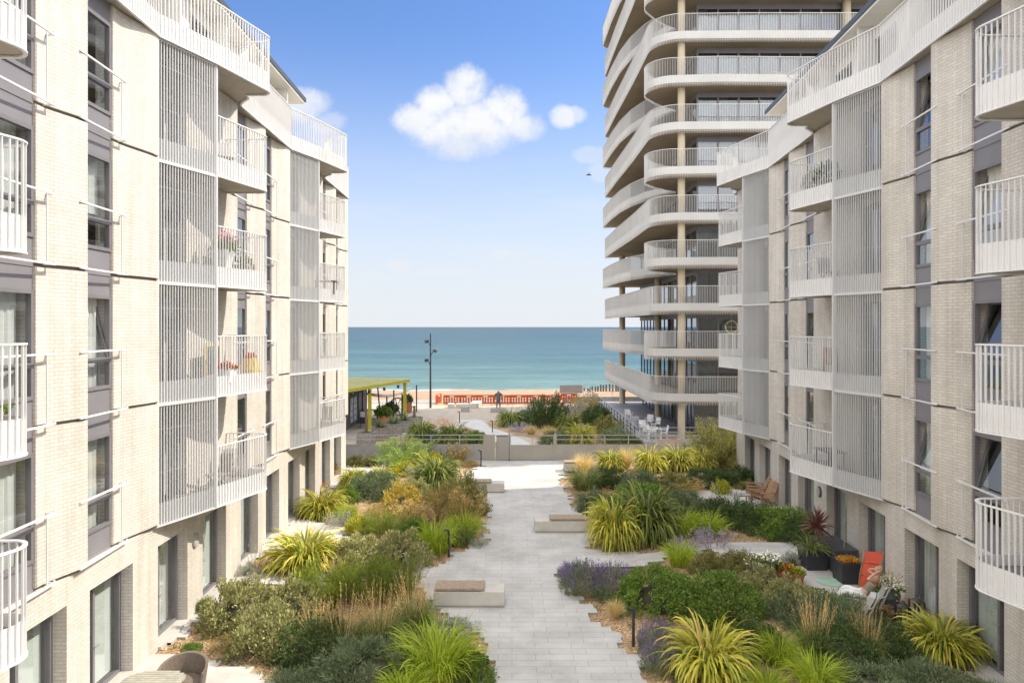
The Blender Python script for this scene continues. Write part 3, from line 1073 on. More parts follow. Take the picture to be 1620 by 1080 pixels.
    for a, b in openings:
        if a < 4: continue
        fr = MB()
        for c in (a + 0.035, (a + b) / 2, b - 0.035):
            hexW(fr, c - 0.035, c + 0.035, ox - 0.2, ox - 0.08, zb + 0.07, zt - 0.45)
        hexW(fr, a, b, ox - 0.2, ox - 0.08, zb, zb + 0.07)
        o_ = fr.build('window', M['grey_frame'], root)
        pn = MB(); hexW(pn, a + 0.07, b - 0.07, ox - 0.15, ox - 0.14, zb + 0.07, zt - 0.45)
        pn.build('pane', M['glass'], o_)
        cu = MB(); n = 20
        cu.sweep([W(a + 0.1 + 0.6 * i / n, ox - 0.4 + 0.02 * math.sin(i * 1.7)) for i in range(n + 1)], zb + 0.05, zt - 0.4, 0.006)
        cu.build('curtain', M['curtain'], o_)
    # round louvred vents by the doors
    for s in cfg['vents']:
        vt = MB()
        n = 20
        ctr = Vector((*W(s, 0.0), 2.02))
        for r_, o0, o1 in ((0.17, -0.02, 0.03),):
            vs = []
            for o in (o0, o1):
                for q in range(n):
                    a = 2 * math.pi * q / n
                    p = W(s + r_ * math.cos(a), o)
                    vs.append((*p, ctr.z + r_ * math.sin(a) * 1.15))
            vt.add(vs, [(q, (q + 1) % n, n + (q + 1) % n, n + q) for q in range(n)] + [tuple(range(n)), tuple(range(n, 2 * n))])
        for q in range(-3, 4):
            h = 0.13 * math.cos(q / 3 * 1.1)
            hexW(vt, s - h, s + h, 0.03, 0.045, ctr.z + q * 0.045 - 0.012, ctr.z + q * 0.045 + 0.012, 1)
        vt.build('wall_vent', [M['dark_grey'] if side > 0 else M['concrete_grey'], M['concrete']], root)
    return root, W


LZL = [3.08, 6.06, 9.04, 12.02, 15.0]
LZR = [3.0, 5.98, 8.96, 11.94, 14.92]
doorsL = [(11.7, 13.25), (14.0, 15.65), (16.8, 18.4), (19.35, 21.0), (22.2, 23.8), (24.6, 26.1), (27.2, 28.8), (29.6, 31.2), (32.4, 34.0), (34.8, 36.4)]
doorsR = [(11.6, 13.2), (14.28, 15.97), (16.75, 18.4), (19.5, 21.2), (22.1, 23.8), (24.95, 26.65), (27.4, 29.0), (30.1, 31.8), (32.6, 34.3)]
aptL, WL = build_apartments(-1, 'sunlit white brick apartment building on the left with slatted screens and wedge balconies', 6.11, 10.5, 3, 37.5, LZL, doorsL, 32.0, 18.7,
                            {'open': {(1, 0, 8)}, 'vents': [18.85], 'w1': (5.0, 6.4), 'w2': (7.62, 8.9)})
aptR, WR = build_apartments(1, 'shaded cream brick apartment building on the right with wedge balconies, in front of the tower', 8.98, 10.5, 3, 35.9, LZR, doorsR, 33.0, 18.45,
                            {'open': {(2, 0, 8), (0, 0, 8), (1, 0, 5), (3, 0, 5), (2, 0, 5), (0, 0, 5), (1, 1, 5), (3, 0, 8)}, 'vents': [24.4], 'w1': (5.2, 6.6), 'w2': (7.9, 9.15)})

# ------------------------------------------------------------------ tower
def arc(cx, cy, r, a0, a1, n):
    return [(cx + r * math.cos(R(a0 + (a1 - a0) * i / n)), cy + r * math.sin(R(a0 + (a1 - a0) * i / n))) for i in range(n + 1)]


def tower():
    root = thing('tower', 'tall seafront apartment tower with curving white balcony bands and cream columns', 'tower block', (12, 46, 0))
    base, ht = 2.78, 3.055
    lev = [base + ht * i for i in range(12)]
    # straight plan: the west band runs into the front round one corner; waisted plan: it pinches in behind the corner
    straight = arc(10.2, 69.0, 0.8, 90, 180, 5)[::1] + [(9.42, 62), (9.55, 54)] + arc(11.55, 48.0, 2.0, 180, 270, 10) + [(16, 45.9), (24, 45.9), (34, 45.9)]
    west = arc(10.0, 69.0, 0.8, 90, 180, 5) + [(9.25, 64), (9.45, 60)] + [(9.9, 57), (10.6, 54.6), (11.4, 52.9), (12.0, 51.8), (12.3, 51.2)]
    front = [(12.3, 51.2), (11.4, 50.6), (10.3, 49.5)] + arc(11.0, 47.55, 1.75, 150, 262, 11) + [(14, 45.55), (20, 45.7), (34, 45.9)]
    pinched = west + front[1:]
    for i, z in enumerate(lev):
        out = straight if i % 2 == 0 else pinched
        sl = MB()
        inn = [(x + (0.05 if x < 12 else 0), y + (0.05 if y < 47 else 0)) for x, y in out]
        ring = inn + [(34, 69.7)]
        sl.prism(ring, z - 0.02, z + 0.26)
        b = sl.build('balcony', M['tower_soffit'], root)
        rl = MB()
        rl.sweep([(x + (0.03 if x < 12 else 0), y + (0.03 if y < 47 else 0)) for x, y in out], z + 0.1, z + 0.62, 0.012)
        rl.bars(out, z - 0.16, z + 1.78, 0.11, 0.014, 0.036)
        rl.sweep(out, z + 1.76, z + 1.79, 0.06)
        rl.build('railing', M['tower_metal'], b)
        # recessed glazing of this storey
        top = lev[i + 1] - 0.02 if i + 1 < len(lev) else z + ht
        fr = MB(); pa = MB(); cu = MB(); rnd = random.Random(40 + i)
        gx, gy = 12.85, 47.35
        x = gx
        k = 0
        while x < 32:
            fr.box(x - 0.05, x + 0.05, gy - 0.06, gy + 0.06, z + 0.26, top - 0.36)
            if (k + i) % 2 == 0 or rnd.random() < 0.25:
                n = 16
                w0 = 1.4 * rnd.choice([1, 1, 0.6])
                cu.sweep([(x + 0.08 + (w0 - 0.12) * q / n, gy + 0.22 + 0.02 * math.sin(q * 1.7)) for q in range(n + 1)], z + 0.3, top - 0.3 - rnd.choice([0, 0, 0.35]), 0.006)
            x += 1.43; k += 1
        pa.box(gx + 0.06, 32, gy - 0.01, gy, z + 0.27, top - 0.37)
        fr.box(gx - 0.06, 32, gy - 0.08, gy + 0.08, top - 0.36, top)
        y = gy
        while y < 68.0:
            fr.box(gx - 0.06, gx + 0.06, y - 0.05, y + 0.05, z + 0.26, top - 0.36)
            if rnd.random() < 0.3:
                n = 12
                cu.sweep([(gx + 0.22 + 0.02 * math.sin(q * 1.7), y + 0.1 + 1.2 * q / n) for q in range(n + 1)], z + 0.3, top - 0.3, 0.006)
            y += 1.45
        pa.box(gx - 0.01, gx, gy + 0.06, 68.2, z + 0.27, top - 0.37)
        fr.box(gx - 0.08, gx + 0.08, gy, 68.2, top - 0.36, top)
        g = fr.build('glazing', M['grey_frame'], root)
        pa.build('pane', M['glass_dark'], g)
        cu.build('curtain', M['curtain'], g)
    co = MB()
    co.box(14.4, 34, 49.4, 67.6, 0.0, lev[-1] + 3)
    co.build('interior', M['interior'], root)
    for cx, cy, r in ((11.55, 46.55, 0.25), (11.05, 68.4, 0.30), (12.3, 57.5, 0.27), (23, 46.9, 0.27)):
        c = MB()
        c.lathe(cx, cy, [(r, 0.0), (r, lev[-1])], 18)
        c.build('column', M['cream_col'], root, smooth=False)
    # ground floor glazing
    g0 = MB(); p0 = MB()
    y = 48.6
    while y < 68:
        g0.box(12.95, 13.07, y - 0.06, y + 0.06, 0.15, 2.75)
        y += 1.0 if y < 56 else 1.6
    g0.box(13.0, 30, 48.56, 48.65, 2.56, 2.74); g0.box(12.94, 13.08, 48.6, 68, 0.12, 0.2); g0.box(12.94, 13.08, 48.6, 68, 2.55, 2.75)
    x = 13.0
    while x < 30:
        g0.box(x - 0.05, x + 0.05, 48.55, 48.66, 0.15, 2.75)
        x += 1.5
    go = g0.build('shop_front', M['grey_frame'], root)
    p0.box(13.0, 13.01, 48.6, 68, 0.2, 2.55); p0.box(13.05, 30, 48.6, 48.61, 0.2, 2.7)
    p0.build('pane', M['glass_dark'], go)
    # olive panel and round ornament at the front
    q = MB(); q.box(15.0, 15.9, 48.2, 48.5, 0.15, 2.74)
    q.build('door_panel', plain('sage_panel', (0.28, 0.29, 0.15), 0.6), root)
    d = MB()
    ring = [(15.05 + 0.42 * math.cos(t * 2 * math.pi / 20), 46.8, lev[1] + 2.05 + 0.42 * math.sin(t * 2 * math.pi / 20)) for t in range(21)]
    d.tube(ring, 0.05, 6)
    d.tube([(15.05, 46.8, lev[1] + 1.7), (15.05, 46.8, lev[1] + 2.4)], 0.02, 5)
    d.tube([(14.7, 46.8, lev[1] + 2.05), (15.4, 46.8, lev[1] + 2.05)], 0.02, 5)
    d.tube([(15.05, 46.8, lev[1] + 2.47), (15.05, 46.8, lev[2])], 0.012, 5)
    o = d.build('hanging_ring', plain('pale_brass', (0.45, 0.42, 0.25), 0.4, 0.5), None)
    tag(o, 'pale round hoop ornament hanging from a tower balcony ceiling, second storey', 'ornament')
    return root


tower()
# terrace at the tower's foot
tb = MB()
tb.box(8.25, 14, 44.6, 70.5, -0.1, 0.22)
tag(tb.build('terrace', M['terrace']), kind='structure')

# ------------------------------------------------------------------ plants
def np_mesh(name, V, Q, mats, mi=None):
    me = bpy.data.meshes.new(name)
    V = np.asarray(V, dtype=np.float32); Q = np.asarray(Q, dtype=np.int32)
    me.vertices.add(len(V)); me.vertices.foreach_set('co', V.ravel())
    me.loops.add(Q.size); me.loops.foreach_set('vertex_index', Q.ravel())
    me.polygons.add(len(Q))
    me.polygons.foreach_set('loop_start', np.arange(0, Q.size, 4, dtype=np.int32))
    me.polygons.foreach_set('loop_total', np.full(len(Q), 4, dtype=np.int32))
    for m in mats:
        me.materials.append(m)
    if mi is not None:
        me.polygons.foreach_set('material_index', np.asarray(mi, dtype=np.int32))
    me.update(calc_edges=True)
    me.validate()
    return me


def g_ribbons(rs, n, base_r, L, W_, el, droop, nseg=6, az=None, base=None, fold=0.0):
    """arching strap leaves; all sizes (lo, hi)"""
    phi = rs.uniform(0, 2 * np.pi, n) if az is None else az
    e0 = np.radians(rs.uniform(el[0], el[1], n))
    Ls = rs.uniform(L[0], L[1], n)
    ws = rs.uniform(W_[0], W_[1], n)
    dr = np.radians(rs.uniform(droop[0], droop[1], n))
    if base is None:
        rr = base_r * np.sqrt(rs.uniform(0, 1, n)); a2 = phi + rs.normal(0, 0.5, n)
        base = np.stack([rr * np.cos(a2), rr * np.sin(a2), np.zeros(n)], 1)
    t = np.linspace(0, 1, nseg + 1)
    pos = base.copy()
    out = []
    side = np.stack([-np.sin(phi), np.cos(phi), np.zeros(n)], 1)
    tw = rs.normal(0, 0.5, n)
    for i in range(nseg + 1):
        wprof = (0.55 + 0.45 * min(1, t[i] * 3)) * (1 - max(0, (t[i] - 0.55) / 0.45) ** 1.7)
        wv = (ws * max(wprof, 0.04) * 0.5)[:, None]
        e = e0 - dr * t[i] ** 1.4
        upv = np.stack([-np.sin(e) * np.cos(phi), -np.sin(e) * np.sin(phi), np.cos(e)], 1)
        sd_ = side * np.cos(tw)[:, None] + upv * np.sin(tw)[:, None]
        out.append(pos - sd_ * wv); out.append(pos + sd_ * wv)
        step = (Ls / nseg)[:, None]
        pos = pos + step * np.stack([np.cos(e) * np.cos(phi), np.cos(e) * np.sin(phi), np.sin(e)], 1)
        pos[:, 2] = np.maximum(pos[:, 2], 0.02)
    V = np.stack(out, 1)            # n, 2(nseg+1), 3
    k = 2 * (nseg + 1)
    q = np.array([[2 * i, 2 * i + 1, 2 * i + 3, 2 * i + 2] for i in range(nseg)])
    Q = (np.arange(n)[:, None, None] * k + q[None]).reshape(-1, 4)
    return V.reshape(-1, 3), Q


def g_leaves(rs, C, N, size, aspect, spread=0.8):
    n = len(C)
    d = N + rs.normal(0, spread, (n, 3))
    d /= np.linalg.norm(d, axis=1)[:, None] + 1e-9
    r = rs.normal(0, 1, (n, 3))
    s = np.cross(d, r); s /= np.linalg.norm(s, axis=1)[:, None] + 1e-9
    up = np.cross(s, d)
    L = rs.uniform(size[0], size[1], n)[:, None]
    w_ = L * aspect * 0.5
    bend = up * L * rs.uniform(-0.15, 0.25, (n, 1))
    V = np.stack([C, C + d * L * 0.45 + s * w_ + bend * 0.3, C + d * L + bend, C + d * L * 0.45 - s * w_ + bend * 0.3], 1)
    return V.reshape(-1, 3), np.arange(4 * n).reshape(-1, 4)


def g_mound(rs, n, size, aspect, clumps=40, sigma=0.16, spread=0.8, top=1.0, rough=0.16, holes=0.0):
    """leafy mound of radius 1, height `top`; scaled when placed"""
    th = rs.uniform(0, 2 * np.pi, clumps); cz = rs.uniform(-0.05, 1.0, clumps)
    rad = rs.uniform(1 - 2.2 * rough, 1 + rough * 0.4, clumps)
    cr = np.sqrt(np.clip(1 - cz ** 2, 0, 1)) * rad
    CC = np.stack([cr * np.cos(th), cr * np.sin(th), np.clip(cz * rad, 0.03, 2) * top], 1)
    idx = rs.integers(0, clumps, n)
    sg = rs.uniform(0.6, 1.3, clumps) * sigma
    off = rs.normal(0, 1, (n, 3)); off /= np.linalg.norm(off, axis=1)[:, None]
    rr = rs.uniform(0.2, 1.25, n) ** 0.6
    C = CC[idx] + off * (sg[idx] * rr)[:, None]
    C[:, 2] = np.clip(C[:, 2], 0.01, None)
    Nrm = off * 0.8 + C * np.array([0.6, 0.6, 0.6 / top]) + np.array([0, 0, 0.45])
    V, Q = g_leaves(rs, C, Nrm, size, aspect, spread)
    return V, Q


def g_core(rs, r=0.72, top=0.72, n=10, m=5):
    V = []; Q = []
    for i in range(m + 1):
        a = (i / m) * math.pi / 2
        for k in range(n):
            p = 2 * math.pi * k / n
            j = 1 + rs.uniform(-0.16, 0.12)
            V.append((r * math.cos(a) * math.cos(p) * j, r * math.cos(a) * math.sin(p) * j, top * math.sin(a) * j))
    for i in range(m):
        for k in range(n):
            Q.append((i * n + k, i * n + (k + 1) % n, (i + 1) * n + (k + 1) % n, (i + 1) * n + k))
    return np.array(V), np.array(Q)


def join(*parts):
    Vs, Qs, Ms = [], [], []
    k = 0
    for V, Q, m in parts:
        Vs.append(V); Qs.append(np.asarray(Q) + k); Ms.append(np.full(len(Q), m)); k += len(V)
    return np.concatenate(Vs), np.concatenate(Qs), np.concatenate(Ms)


LM = {
    'phormium': leaf_mat('variegated_strap_leaf', [(0.07, 0.10, 0.02), (0.26, 0.27, 0.04), (0.42, 0.38, 0.08), (0.13, 0.17, 0.03), (0.34, 0.31, 0.06), (0.30, 0.22, 0.08)], 0.45, 0.25),
    'phormium_dark': leaf_mat('green_strap_leaf', [(0.05, 0.075, 0.02), (0.11, 0.14, 0.035), (0.20, 0.21, 0.06), (0.08, 0.11, 0.03)], 0.45, 0.25),
    'lime': leaf_mat('lime_grass_blade', [(0.14, 0.20, 0.025), (0.24, 0.30, 0.035), (0.33, 0.36, 0.06)], 0.5, 0.35),
    'grass': leaf_mat('green_grass_blade', [(0.07, 0.10, 0.03), (0.13, 0.16, 0.05), (0.20, 0.20, 0.08)], 0.55, 0.3),
    'plume': leaf_mat('tan_plume', [(0.30, 0.20, 0.09), (0.46, 0.33, 0.16), (0.56, 0.42, 0.23)], 0.8, 0.3),
    'blond': leaf_mat('blond_grass_blade', [(0.42, 0.32, 0.15), (0.56, 0.45, 0.24), (0.34, 0.29, 0.12)], 0.7, 0.3),
    'green': leaf_mat('mid_green_leaf', [(0.06, 0.105, 0.022), (0.11, 0.165, 0.035), (0.165, 0.21, 0.05)], 0.5, 0.3),
    'dark': leaf_mat('dark_green_leaf', [(0.03, 0.05, 0.018), (0.055, 0.085, 0.027), (0.09, 0.12, 0.04)], 0.5, 0.25),
    'silver': leaf_mat('sage_olive_leaf', [(0.14, 0.145, 0.06), (0.235, 0.23, 0.10), (0.33, 0.315, 0.15)], 0.65, 0.25),
    'olive': leaf_mat('olive_leaf', [(0.10, 0.10, 0.035), (0.17, 0.165, 0.055), (0.25, 0.235, 0.09)], 0.55, 0.3),
    'needle': leaf_mat('soft_grey_green_needle', [(0.075, 0.10, 0.05), (0.12, 0.15, 0.075), (0.17, 0.20, 0.11)], 0.55, 0.25),
    'fern': leaf_mat('feathery_green', [(0.085, 0.12, 0.02), (0.15, 0.19, 0.03), (0.20, 0.23, 0.05)], 0.55, 0.35),
    'bright': leaf_mat('bright_feathery_green', [(0.13, 0.20, 0.05), (0.22, 0.29, 0.08), (0.30, 0.36, 0.13)], 0.55, 0.35),
    'yellow': leaf_mat('yellow_flowering_leaf', [(0.16, 0.20, 0.03), (0.28, 0.28, 0.04), (0.42, 0.38, 0.06)], 0.6, 0.3),
    'grey': leaf_mat('silver_grey_leaf', [(0.18, 0.19, 0.15), (0.27, 0.28, 0.22), (0.36, 0.36, 0.30)], 0.7, 0.2),
    'bronze': leaf_mat('rusty_seedhead', [(0.16, 0.13, 0.05), (0.27, 0.20, 0.075), (0.36, 0.25, 0.10), (0.14, 0.16, 0.05)], 0.7, 0.25),
    'amber': leaf_mat('amber_leaf', [(0.20, 0.21, 0.05), (0.33, 0.25, 0.06), (0.42, 0.31, 0.09)], 0.6, 0.3),
    'purple': leaf_mat('lavender_flower', [(0.11, 0.075, 0.17), (0.19, 0.13, 0.28), (0.14, 0.12, 0.17)], 0.7, 0.2),
    'lilac': leaf_mat('lilac_haze_flower', [(0.25, 0.22, 0.30), (0.36, 0.32, 0.42), (0.26, 0.25, 0.24)], 0.7, 0.2),
    'white': leaf_mat('white_petal', [(0.72, 0.70, 0.62), (0.8, 0.78, 0.74)], 0.7, 0.2),
    'pink': leaf_mat('pink_petal', [(0.55, 0.16, 0.27), (0.62, 0.30, 0.38)], 0.7, 0.2),
    'redp': leaf_mat('red_petal', [(0.50, 0.02, 0.025), (0.62, 0.05, 0.04)], 0.7, 0.15),
    'orangep': leaf_mat('orange_petal', [(0.55, 0.14, 0.02), (0.62, 0.25, 0.05)], 0.7, 0.15),
    'burgundy': leaf_mat('burgundy_strap_leaf', [(0.06, 0.025, 0.022), (0.12, 0.05, 0.04), (0.20, 0.13, 0.09)], 0.45, 0.2),
    'rust': leaf_mat('rust_red_plume', [(0.42, 0.20, 0.10), (0.55, 0.32, 0.18)], 0.8, 0.3),
}
KIND = {}


def reg(kind, name, cat, variants):
    KIND[kind] = (name, cat, variants)


def strappy(seed, mat, n=520, W_=(0.030, 0.055), drp=(90, 190)):
    rs = np.random.default_rng(seed)
    a = g_ribbons(rs, n, 0.3, (0.75, 1.3), W_, (38, 88), drp, 7)
    b = g_ribbons(rs, n // 3, 0.2, (0.5, 0.8), W_, (15, 55), (30, 90), 6)
    V, Q, mi = join((*a, 0), (*b, 0))
    return [('foliage', np_mesh('strap_leaves', V, Q, [LM[mat]], mi))]


def fountain(seed, mat, n=520, W_=(0.012, 0.022), plume=None, L=(0.6, 1.15), el=(50, 88), drp=(50, 150), br=0.45):
    rs = np.random.default_rng(seed)
    V, Q = g_ribbons(rs, n, br, L, W_, el, drp, 6)
    out = [('foliage', np_mesh('grass_blades', V, Q, [LM[mat]]))]
    if plume:
        m = 64
        sV, sQ = g_ribbons(rs, m, br * 0.9, (1.0, 1.5), (0.008, 0.011), (62, 89), (2, 40), 5)
        tips = sV.reshape(m, -1, 3)
        tip = tips[:, -2:].mean(1); mid = tips[:, 6:8].mean(1)
        k = 17
        t = rs.uniform(0, 1, (m, k, 1))
        C = (mid[:, None] * (1 - t) + tip[:, None] * t).reshape(-1, 3) + rs.normal(0, 0.008, (m * k, 3))
        ax = np.repeat(tip - mid, k, 0); ax /= np.linalg.norm(ax, axis=1)[:, None]
        lV, lQ = g_leaves(rs, C, ax * 2.2, (0.04, 0.075), 0.2, 0.5)
        V, Q, mi = join((sV, sQ, 0), (lV, lQ, 0))
        out.append(('plume', np_mesh('plumes', V, Q, [LM[plume]], mi)))
    return out


def mound(seed, mat, n=4200, size=(0.09, 0.15), aspect=0.5, clumps=60, sigma=0.2, top=0.8, rough=0.16, spread=0.8, flower=None, fn=120, fsize=(0.05, 0.08), core=0.56):
    rs = np.random.default_rng(seed)
    V, Q = g_mound(rs, n, size, aspect, clumps, sigma, spread, top, rough)
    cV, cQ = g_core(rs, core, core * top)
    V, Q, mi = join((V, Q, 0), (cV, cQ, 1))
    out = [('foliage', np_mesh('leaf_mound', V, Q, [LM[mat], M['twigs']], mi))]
    if flower:
        th = rs.uniform(0, 2 * np.pi, fn); z = rs.uniform(0.25, 1, fn); r = np.sqrt(1 - z * z)
        C = np.stack([r * np.cos(th), r * np.sin(th), z * top], 1) * rs.uniform(0.95, 1.12, (fn, 1))
        C = np.repeat(C, 5, 0) + rs.normal(0, 0.018, (fn * 5, 3))
        fV, fQ = g_leaves(rs, C, C + np.array([0, 0, 0.5]), fsize, 0.8, 0.9)
        out.append(('flower_head', np_mesh('flowers', fV, fQ, [LM[flower]])))
    return out


def lavender(seed, mat='needle', fl='purple', n=2600, spikes=340, tall=1.0):
    rs = np.random.default_rng(seed)
    V, Q = g_mound(rs, n, (0.10, 0.18), 0.16, 50, 0.2, 0.4, 0.62, 0.12)
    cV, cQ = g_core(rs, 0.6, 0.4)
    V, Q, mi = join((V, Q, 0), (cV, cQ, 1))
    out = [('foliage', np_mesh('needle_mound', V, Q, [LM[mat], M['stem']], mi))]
    th = rs.uniform(0, 2 * np.pi, spikes); z = rs.uniform(0.15, 1, spikes); r = np.sqrt(1 - z * z) * 0.85
    B = np.stack([r * np.cos(th), r * np.sin(th), z * 0.5], 1)
    sV, sQ = g_ribbons(rs, spikes, 0, (0.32 * tall, 0.55 * tall), (0.008, 0.012), (48, 85), (-10, 25), 3, az=th, base=B)
    tv = sV.reshape(spikes, -1, 3); tip = tv[:, -2:].mean(1); mid = tv[:, 2:4].mean(1)
    k = 9
    t = rs.uniform(0.35, 1, (spikes, k, 1))
    C = (mid[:, None] * (1 - t) + tip[:, None] * t).reshape(-1, 3) + rs.normal(0, 0.008, (spikes * k, 3))
    ax = np.repeat(tip - mid, k, 0); ax /= np.linalg.norm(ax, axis=1)[:, None] + 1e-9
    fV, fQ = g_leaves(rs, C, ax, (0.03, 0.055), 0.5, 0.8)
    V, Q, mi = join((sV, sQ, 0), (fV, fQ, 1))
    out.append(('flower_spike', np_mesh('flower_spikes', V, Q, [LM[mat], LM[fl]], mi)))
    return out


def feathery(seed, mat, stems=46, per=150, size=(0.06, 0.12), aspect=0.14, top=1.0, lean=(42, 88), width=0.16, flower=None):
    """upright shoots clothed in fine leaves"""
    rs = np.random.default_rng(seed)
    sV, sQ = g_ribbons(rs, stems, 0.5, (0.75 * top, 1.15 * top), (0.012, 0.018), lean, (-10, 45), 6)
    tv = sV.reshape(stems, 7, 2, 3).mean(2)
    t = rs.uniform(0.8, 6, (stems, per)); i0 = np.clip(t.astype(int), 0, 5); fr_ = (t - i0)[..., None]
    ar = np.arange(stems)[:, None]
    C = tv[ar, i0] * (1 - fr_) + tv[ar, i0 + 1] * fr_
    ax = tv[ar, i0 + 1] - tv[ar, i0]; ax /= np.linalg.norm(ax, axis=2)[..., None] + 1e-9
    wid = width * (1 - 0.6 * (t / 6)[..., None])
    C = C + rs.normal(0, 1, C.shape) * wid * 0.55
    C[..., 2] = np.clip(C[..., 2], 0.01, None)
    lV, lQ = g_leaves(rs, C.reshape(-1, 3), ax.reshape(-1, 3) * 1.2, size, aspect, 0.7)
    V, Q, mi = join((sV, sQ, 1), (lV, lQ, 0))
    out = [('foliage', np_mesh('feathery_shoots', V, Q, [LM[mat], M['stem']], mi))]
    if flower:
        tp = tv[:, 6]
        C = np.repeat(tp, 16, 0) + rs.normal(0, 0.06, (stems * 16, 3)) * np.array([1, 1, 0.35])
        fV, fQ = g_leaves(rs, C, np.tile([[0, 0, 1.0]], (len(C), 1)), (0.03, 0.06), 0.7, 0.8)
        out.append(('flower_head', np_mesh('seed_heads', fV, fQ, [LM[flower]])))
    return out


reg('phormium', 'strap_leaf_plant', 'plant', [strappy(1, 'phormium'), strappy(2, 'phormium', 460)])
reg('phormium_dark', 'strap_leaf_plant', 'plant', [strappy(3, 'phormium_dark', 540), strappy(4, 'phormium_dark', 480)])
reg('lime', 'ornamental_grass', 'grass clump', [fountain(5, 'lime', 620), fountain(6, 'lime', 520)])
reg('reed', 'feather_reed_grass', 'grass clump', [fountain(7, 'grass', 760, plume='plume', L=(0.6, 1.15), br=0.4), fountain(8, 'grass', 680, plume='plume', L=(0.6, 1.1), br=0.4)])
reg('rustreed', 'feather_reed_grass', 'grass clump', [fountain(27, 'grass', 120, plume='rust', L=(0.4, 0.8), br=0.2)])
reg('grass', 'ornamental_grass', 'grass clump', [fountain(9, 'grass', 620, (0.014, 0.024)), fountain(10, 'grass', 520)])
reg('blond', 'ornamental_grass', 'grass clump', [fountain(11, 'blond', 700, (0.006, 0.012), L=(0.7, 1.1), br=0.16, drp=(20, 110))])
reg('green', 'shrub', 'shrub', [mound(12, 'green', 11000, (0.05, 0.085), 0.5, 150, 0.14, 0.82, 0.09), mound(13, 'green', 11000, (0.05, 0.085), 0.5, 120, 0.15, 0.82, 0.12)])
reg('dark', 'shrub', 'shrub', [mound(14, 'dark', 9500, (0.05, 0.09), 0.42, 110, 0.15, 0.78, 0.13), mound(15, 'dark', 9500, (0.05, 0.09), 0.42, 100, 0.16, 0.74, 0.15)])
reg('silver', 'shrub', 'shrub', [mound(16, 'silver', 9500, (0.055, 0.105), 0.5, 120, 0.14, 0.85, 0.16), mound(17, 'silver', 9500, (0.055, 0.105), 0.5, 110, 0.15, 0.8, 0.16)])
reg('olive', 'shrub', 'shrub', [mound(18, 'olive', 7500, (0.06, 0.11), 0.42, 90, 0.16, 0.9, 0.18), mound(19, 'olive', 7500, (0.06, 0.11), 0.42, 90, 0.16, 0.85, 0.2)])
reg('needle', 'shrub', 'shrub', [mound(20, 'needle', 9500, (0.08, 0.14), 0.17, 90, 0.17, 0.7, 0.15, 0.45), mound(21, 'needle', 9500, (0.08, 0.14), 0.17, 80, 0.18, 0.72, 0.17, 0.45)])
reg('fern', 'feathery_shrub', 'shrub', [feathery(22, 'fern', 60, 170), feathery(23, 'fern', 60, 160)])
reg('bright', 'feathery_shrub', 'shrub', [feathery(24, 'bright', 60, 150, lean=(25, 88))])
reg('yellow', 'flowering_shrub', 'shrub', [mound(25, 'yellow', 3600, (0.08, 0.14), 0.5, 60, 0.18, 0.75, 0.16)])
reg('grey', 'silver_leaved_plant', 'plant', [mound(26, 'grey', 3200, (0.10, 0.18), 0.2, 55, 0.18, 0.7, 0.2, 0.5), feathery(28, 'grey', 34, 60, (0.08, 0.14), 0.2, 1.0, (35, 88), 0.14)])
reg('bronze', 'seedhead_perennial', 'plant', [feathery(29, 'bronze', 60, 70, (0.05, 0.1), 0.25, 1.0, (40, 88), 0.2, 'bronze'), feathery(30, 'bronze', 56, 64, (0.05, 0.1), 0.25, 1.0, (40, 88), 0.2, 'plume')])
reg('amber', 'flowering_shrub', 'shrub', [mound(31, 'amber', 3000, (0.09, 0.15), 0.4, 50, 0.2, 0.8, 0.2)])
reg('lavender', 'lavender_bush', 'lavender', [lavender(32), lavender(33)])
reg('lilac', 'lilac_flowered_plant', 'plant', [feathery(34, 'lilac', 60, 55, (0.04, 0.08), 0.3, 1.0, (45, 88), 0.1), feathery(35, 'lilac', 50, 50, (0.04, 0.08), 0.3, 1.0, (45, 88), 0.1)])
reg('airy', 'sparse_tall_plant', 'plant', [feathery(36, 'grey', 16, 34, (0.05, 0.1), 0.3, 1.0, (62, 89), 0.1), feathery(37, 'grass', 18, 40, (0.05, 0.1), 0.3, 1.0, (62, 89), 0.1)])
reg('flower', 'flowering_shrub', 'shrub', [mound(38, 'green', 3000, (0.09, 0.15), 0.5, 50, 0.18, 0.6, 0.15, 0.8, 'white', 60, (0.04, 0.07))])
reg('tree', 'feathery_shrub', 'shrub', [feathery(39, 'olive', 90, 190, (0.07, 0.13), 0.2, 1.0, (20, 88), 0.2)])
reg('darkfeather', 'feathery_shrub', 'shrub', [feathery(41, 'dark', 60, 150, (0.07, 0.13), 0.25, 1.0, (30, 88), 0.2)])
USED = {}
PROTO = {}


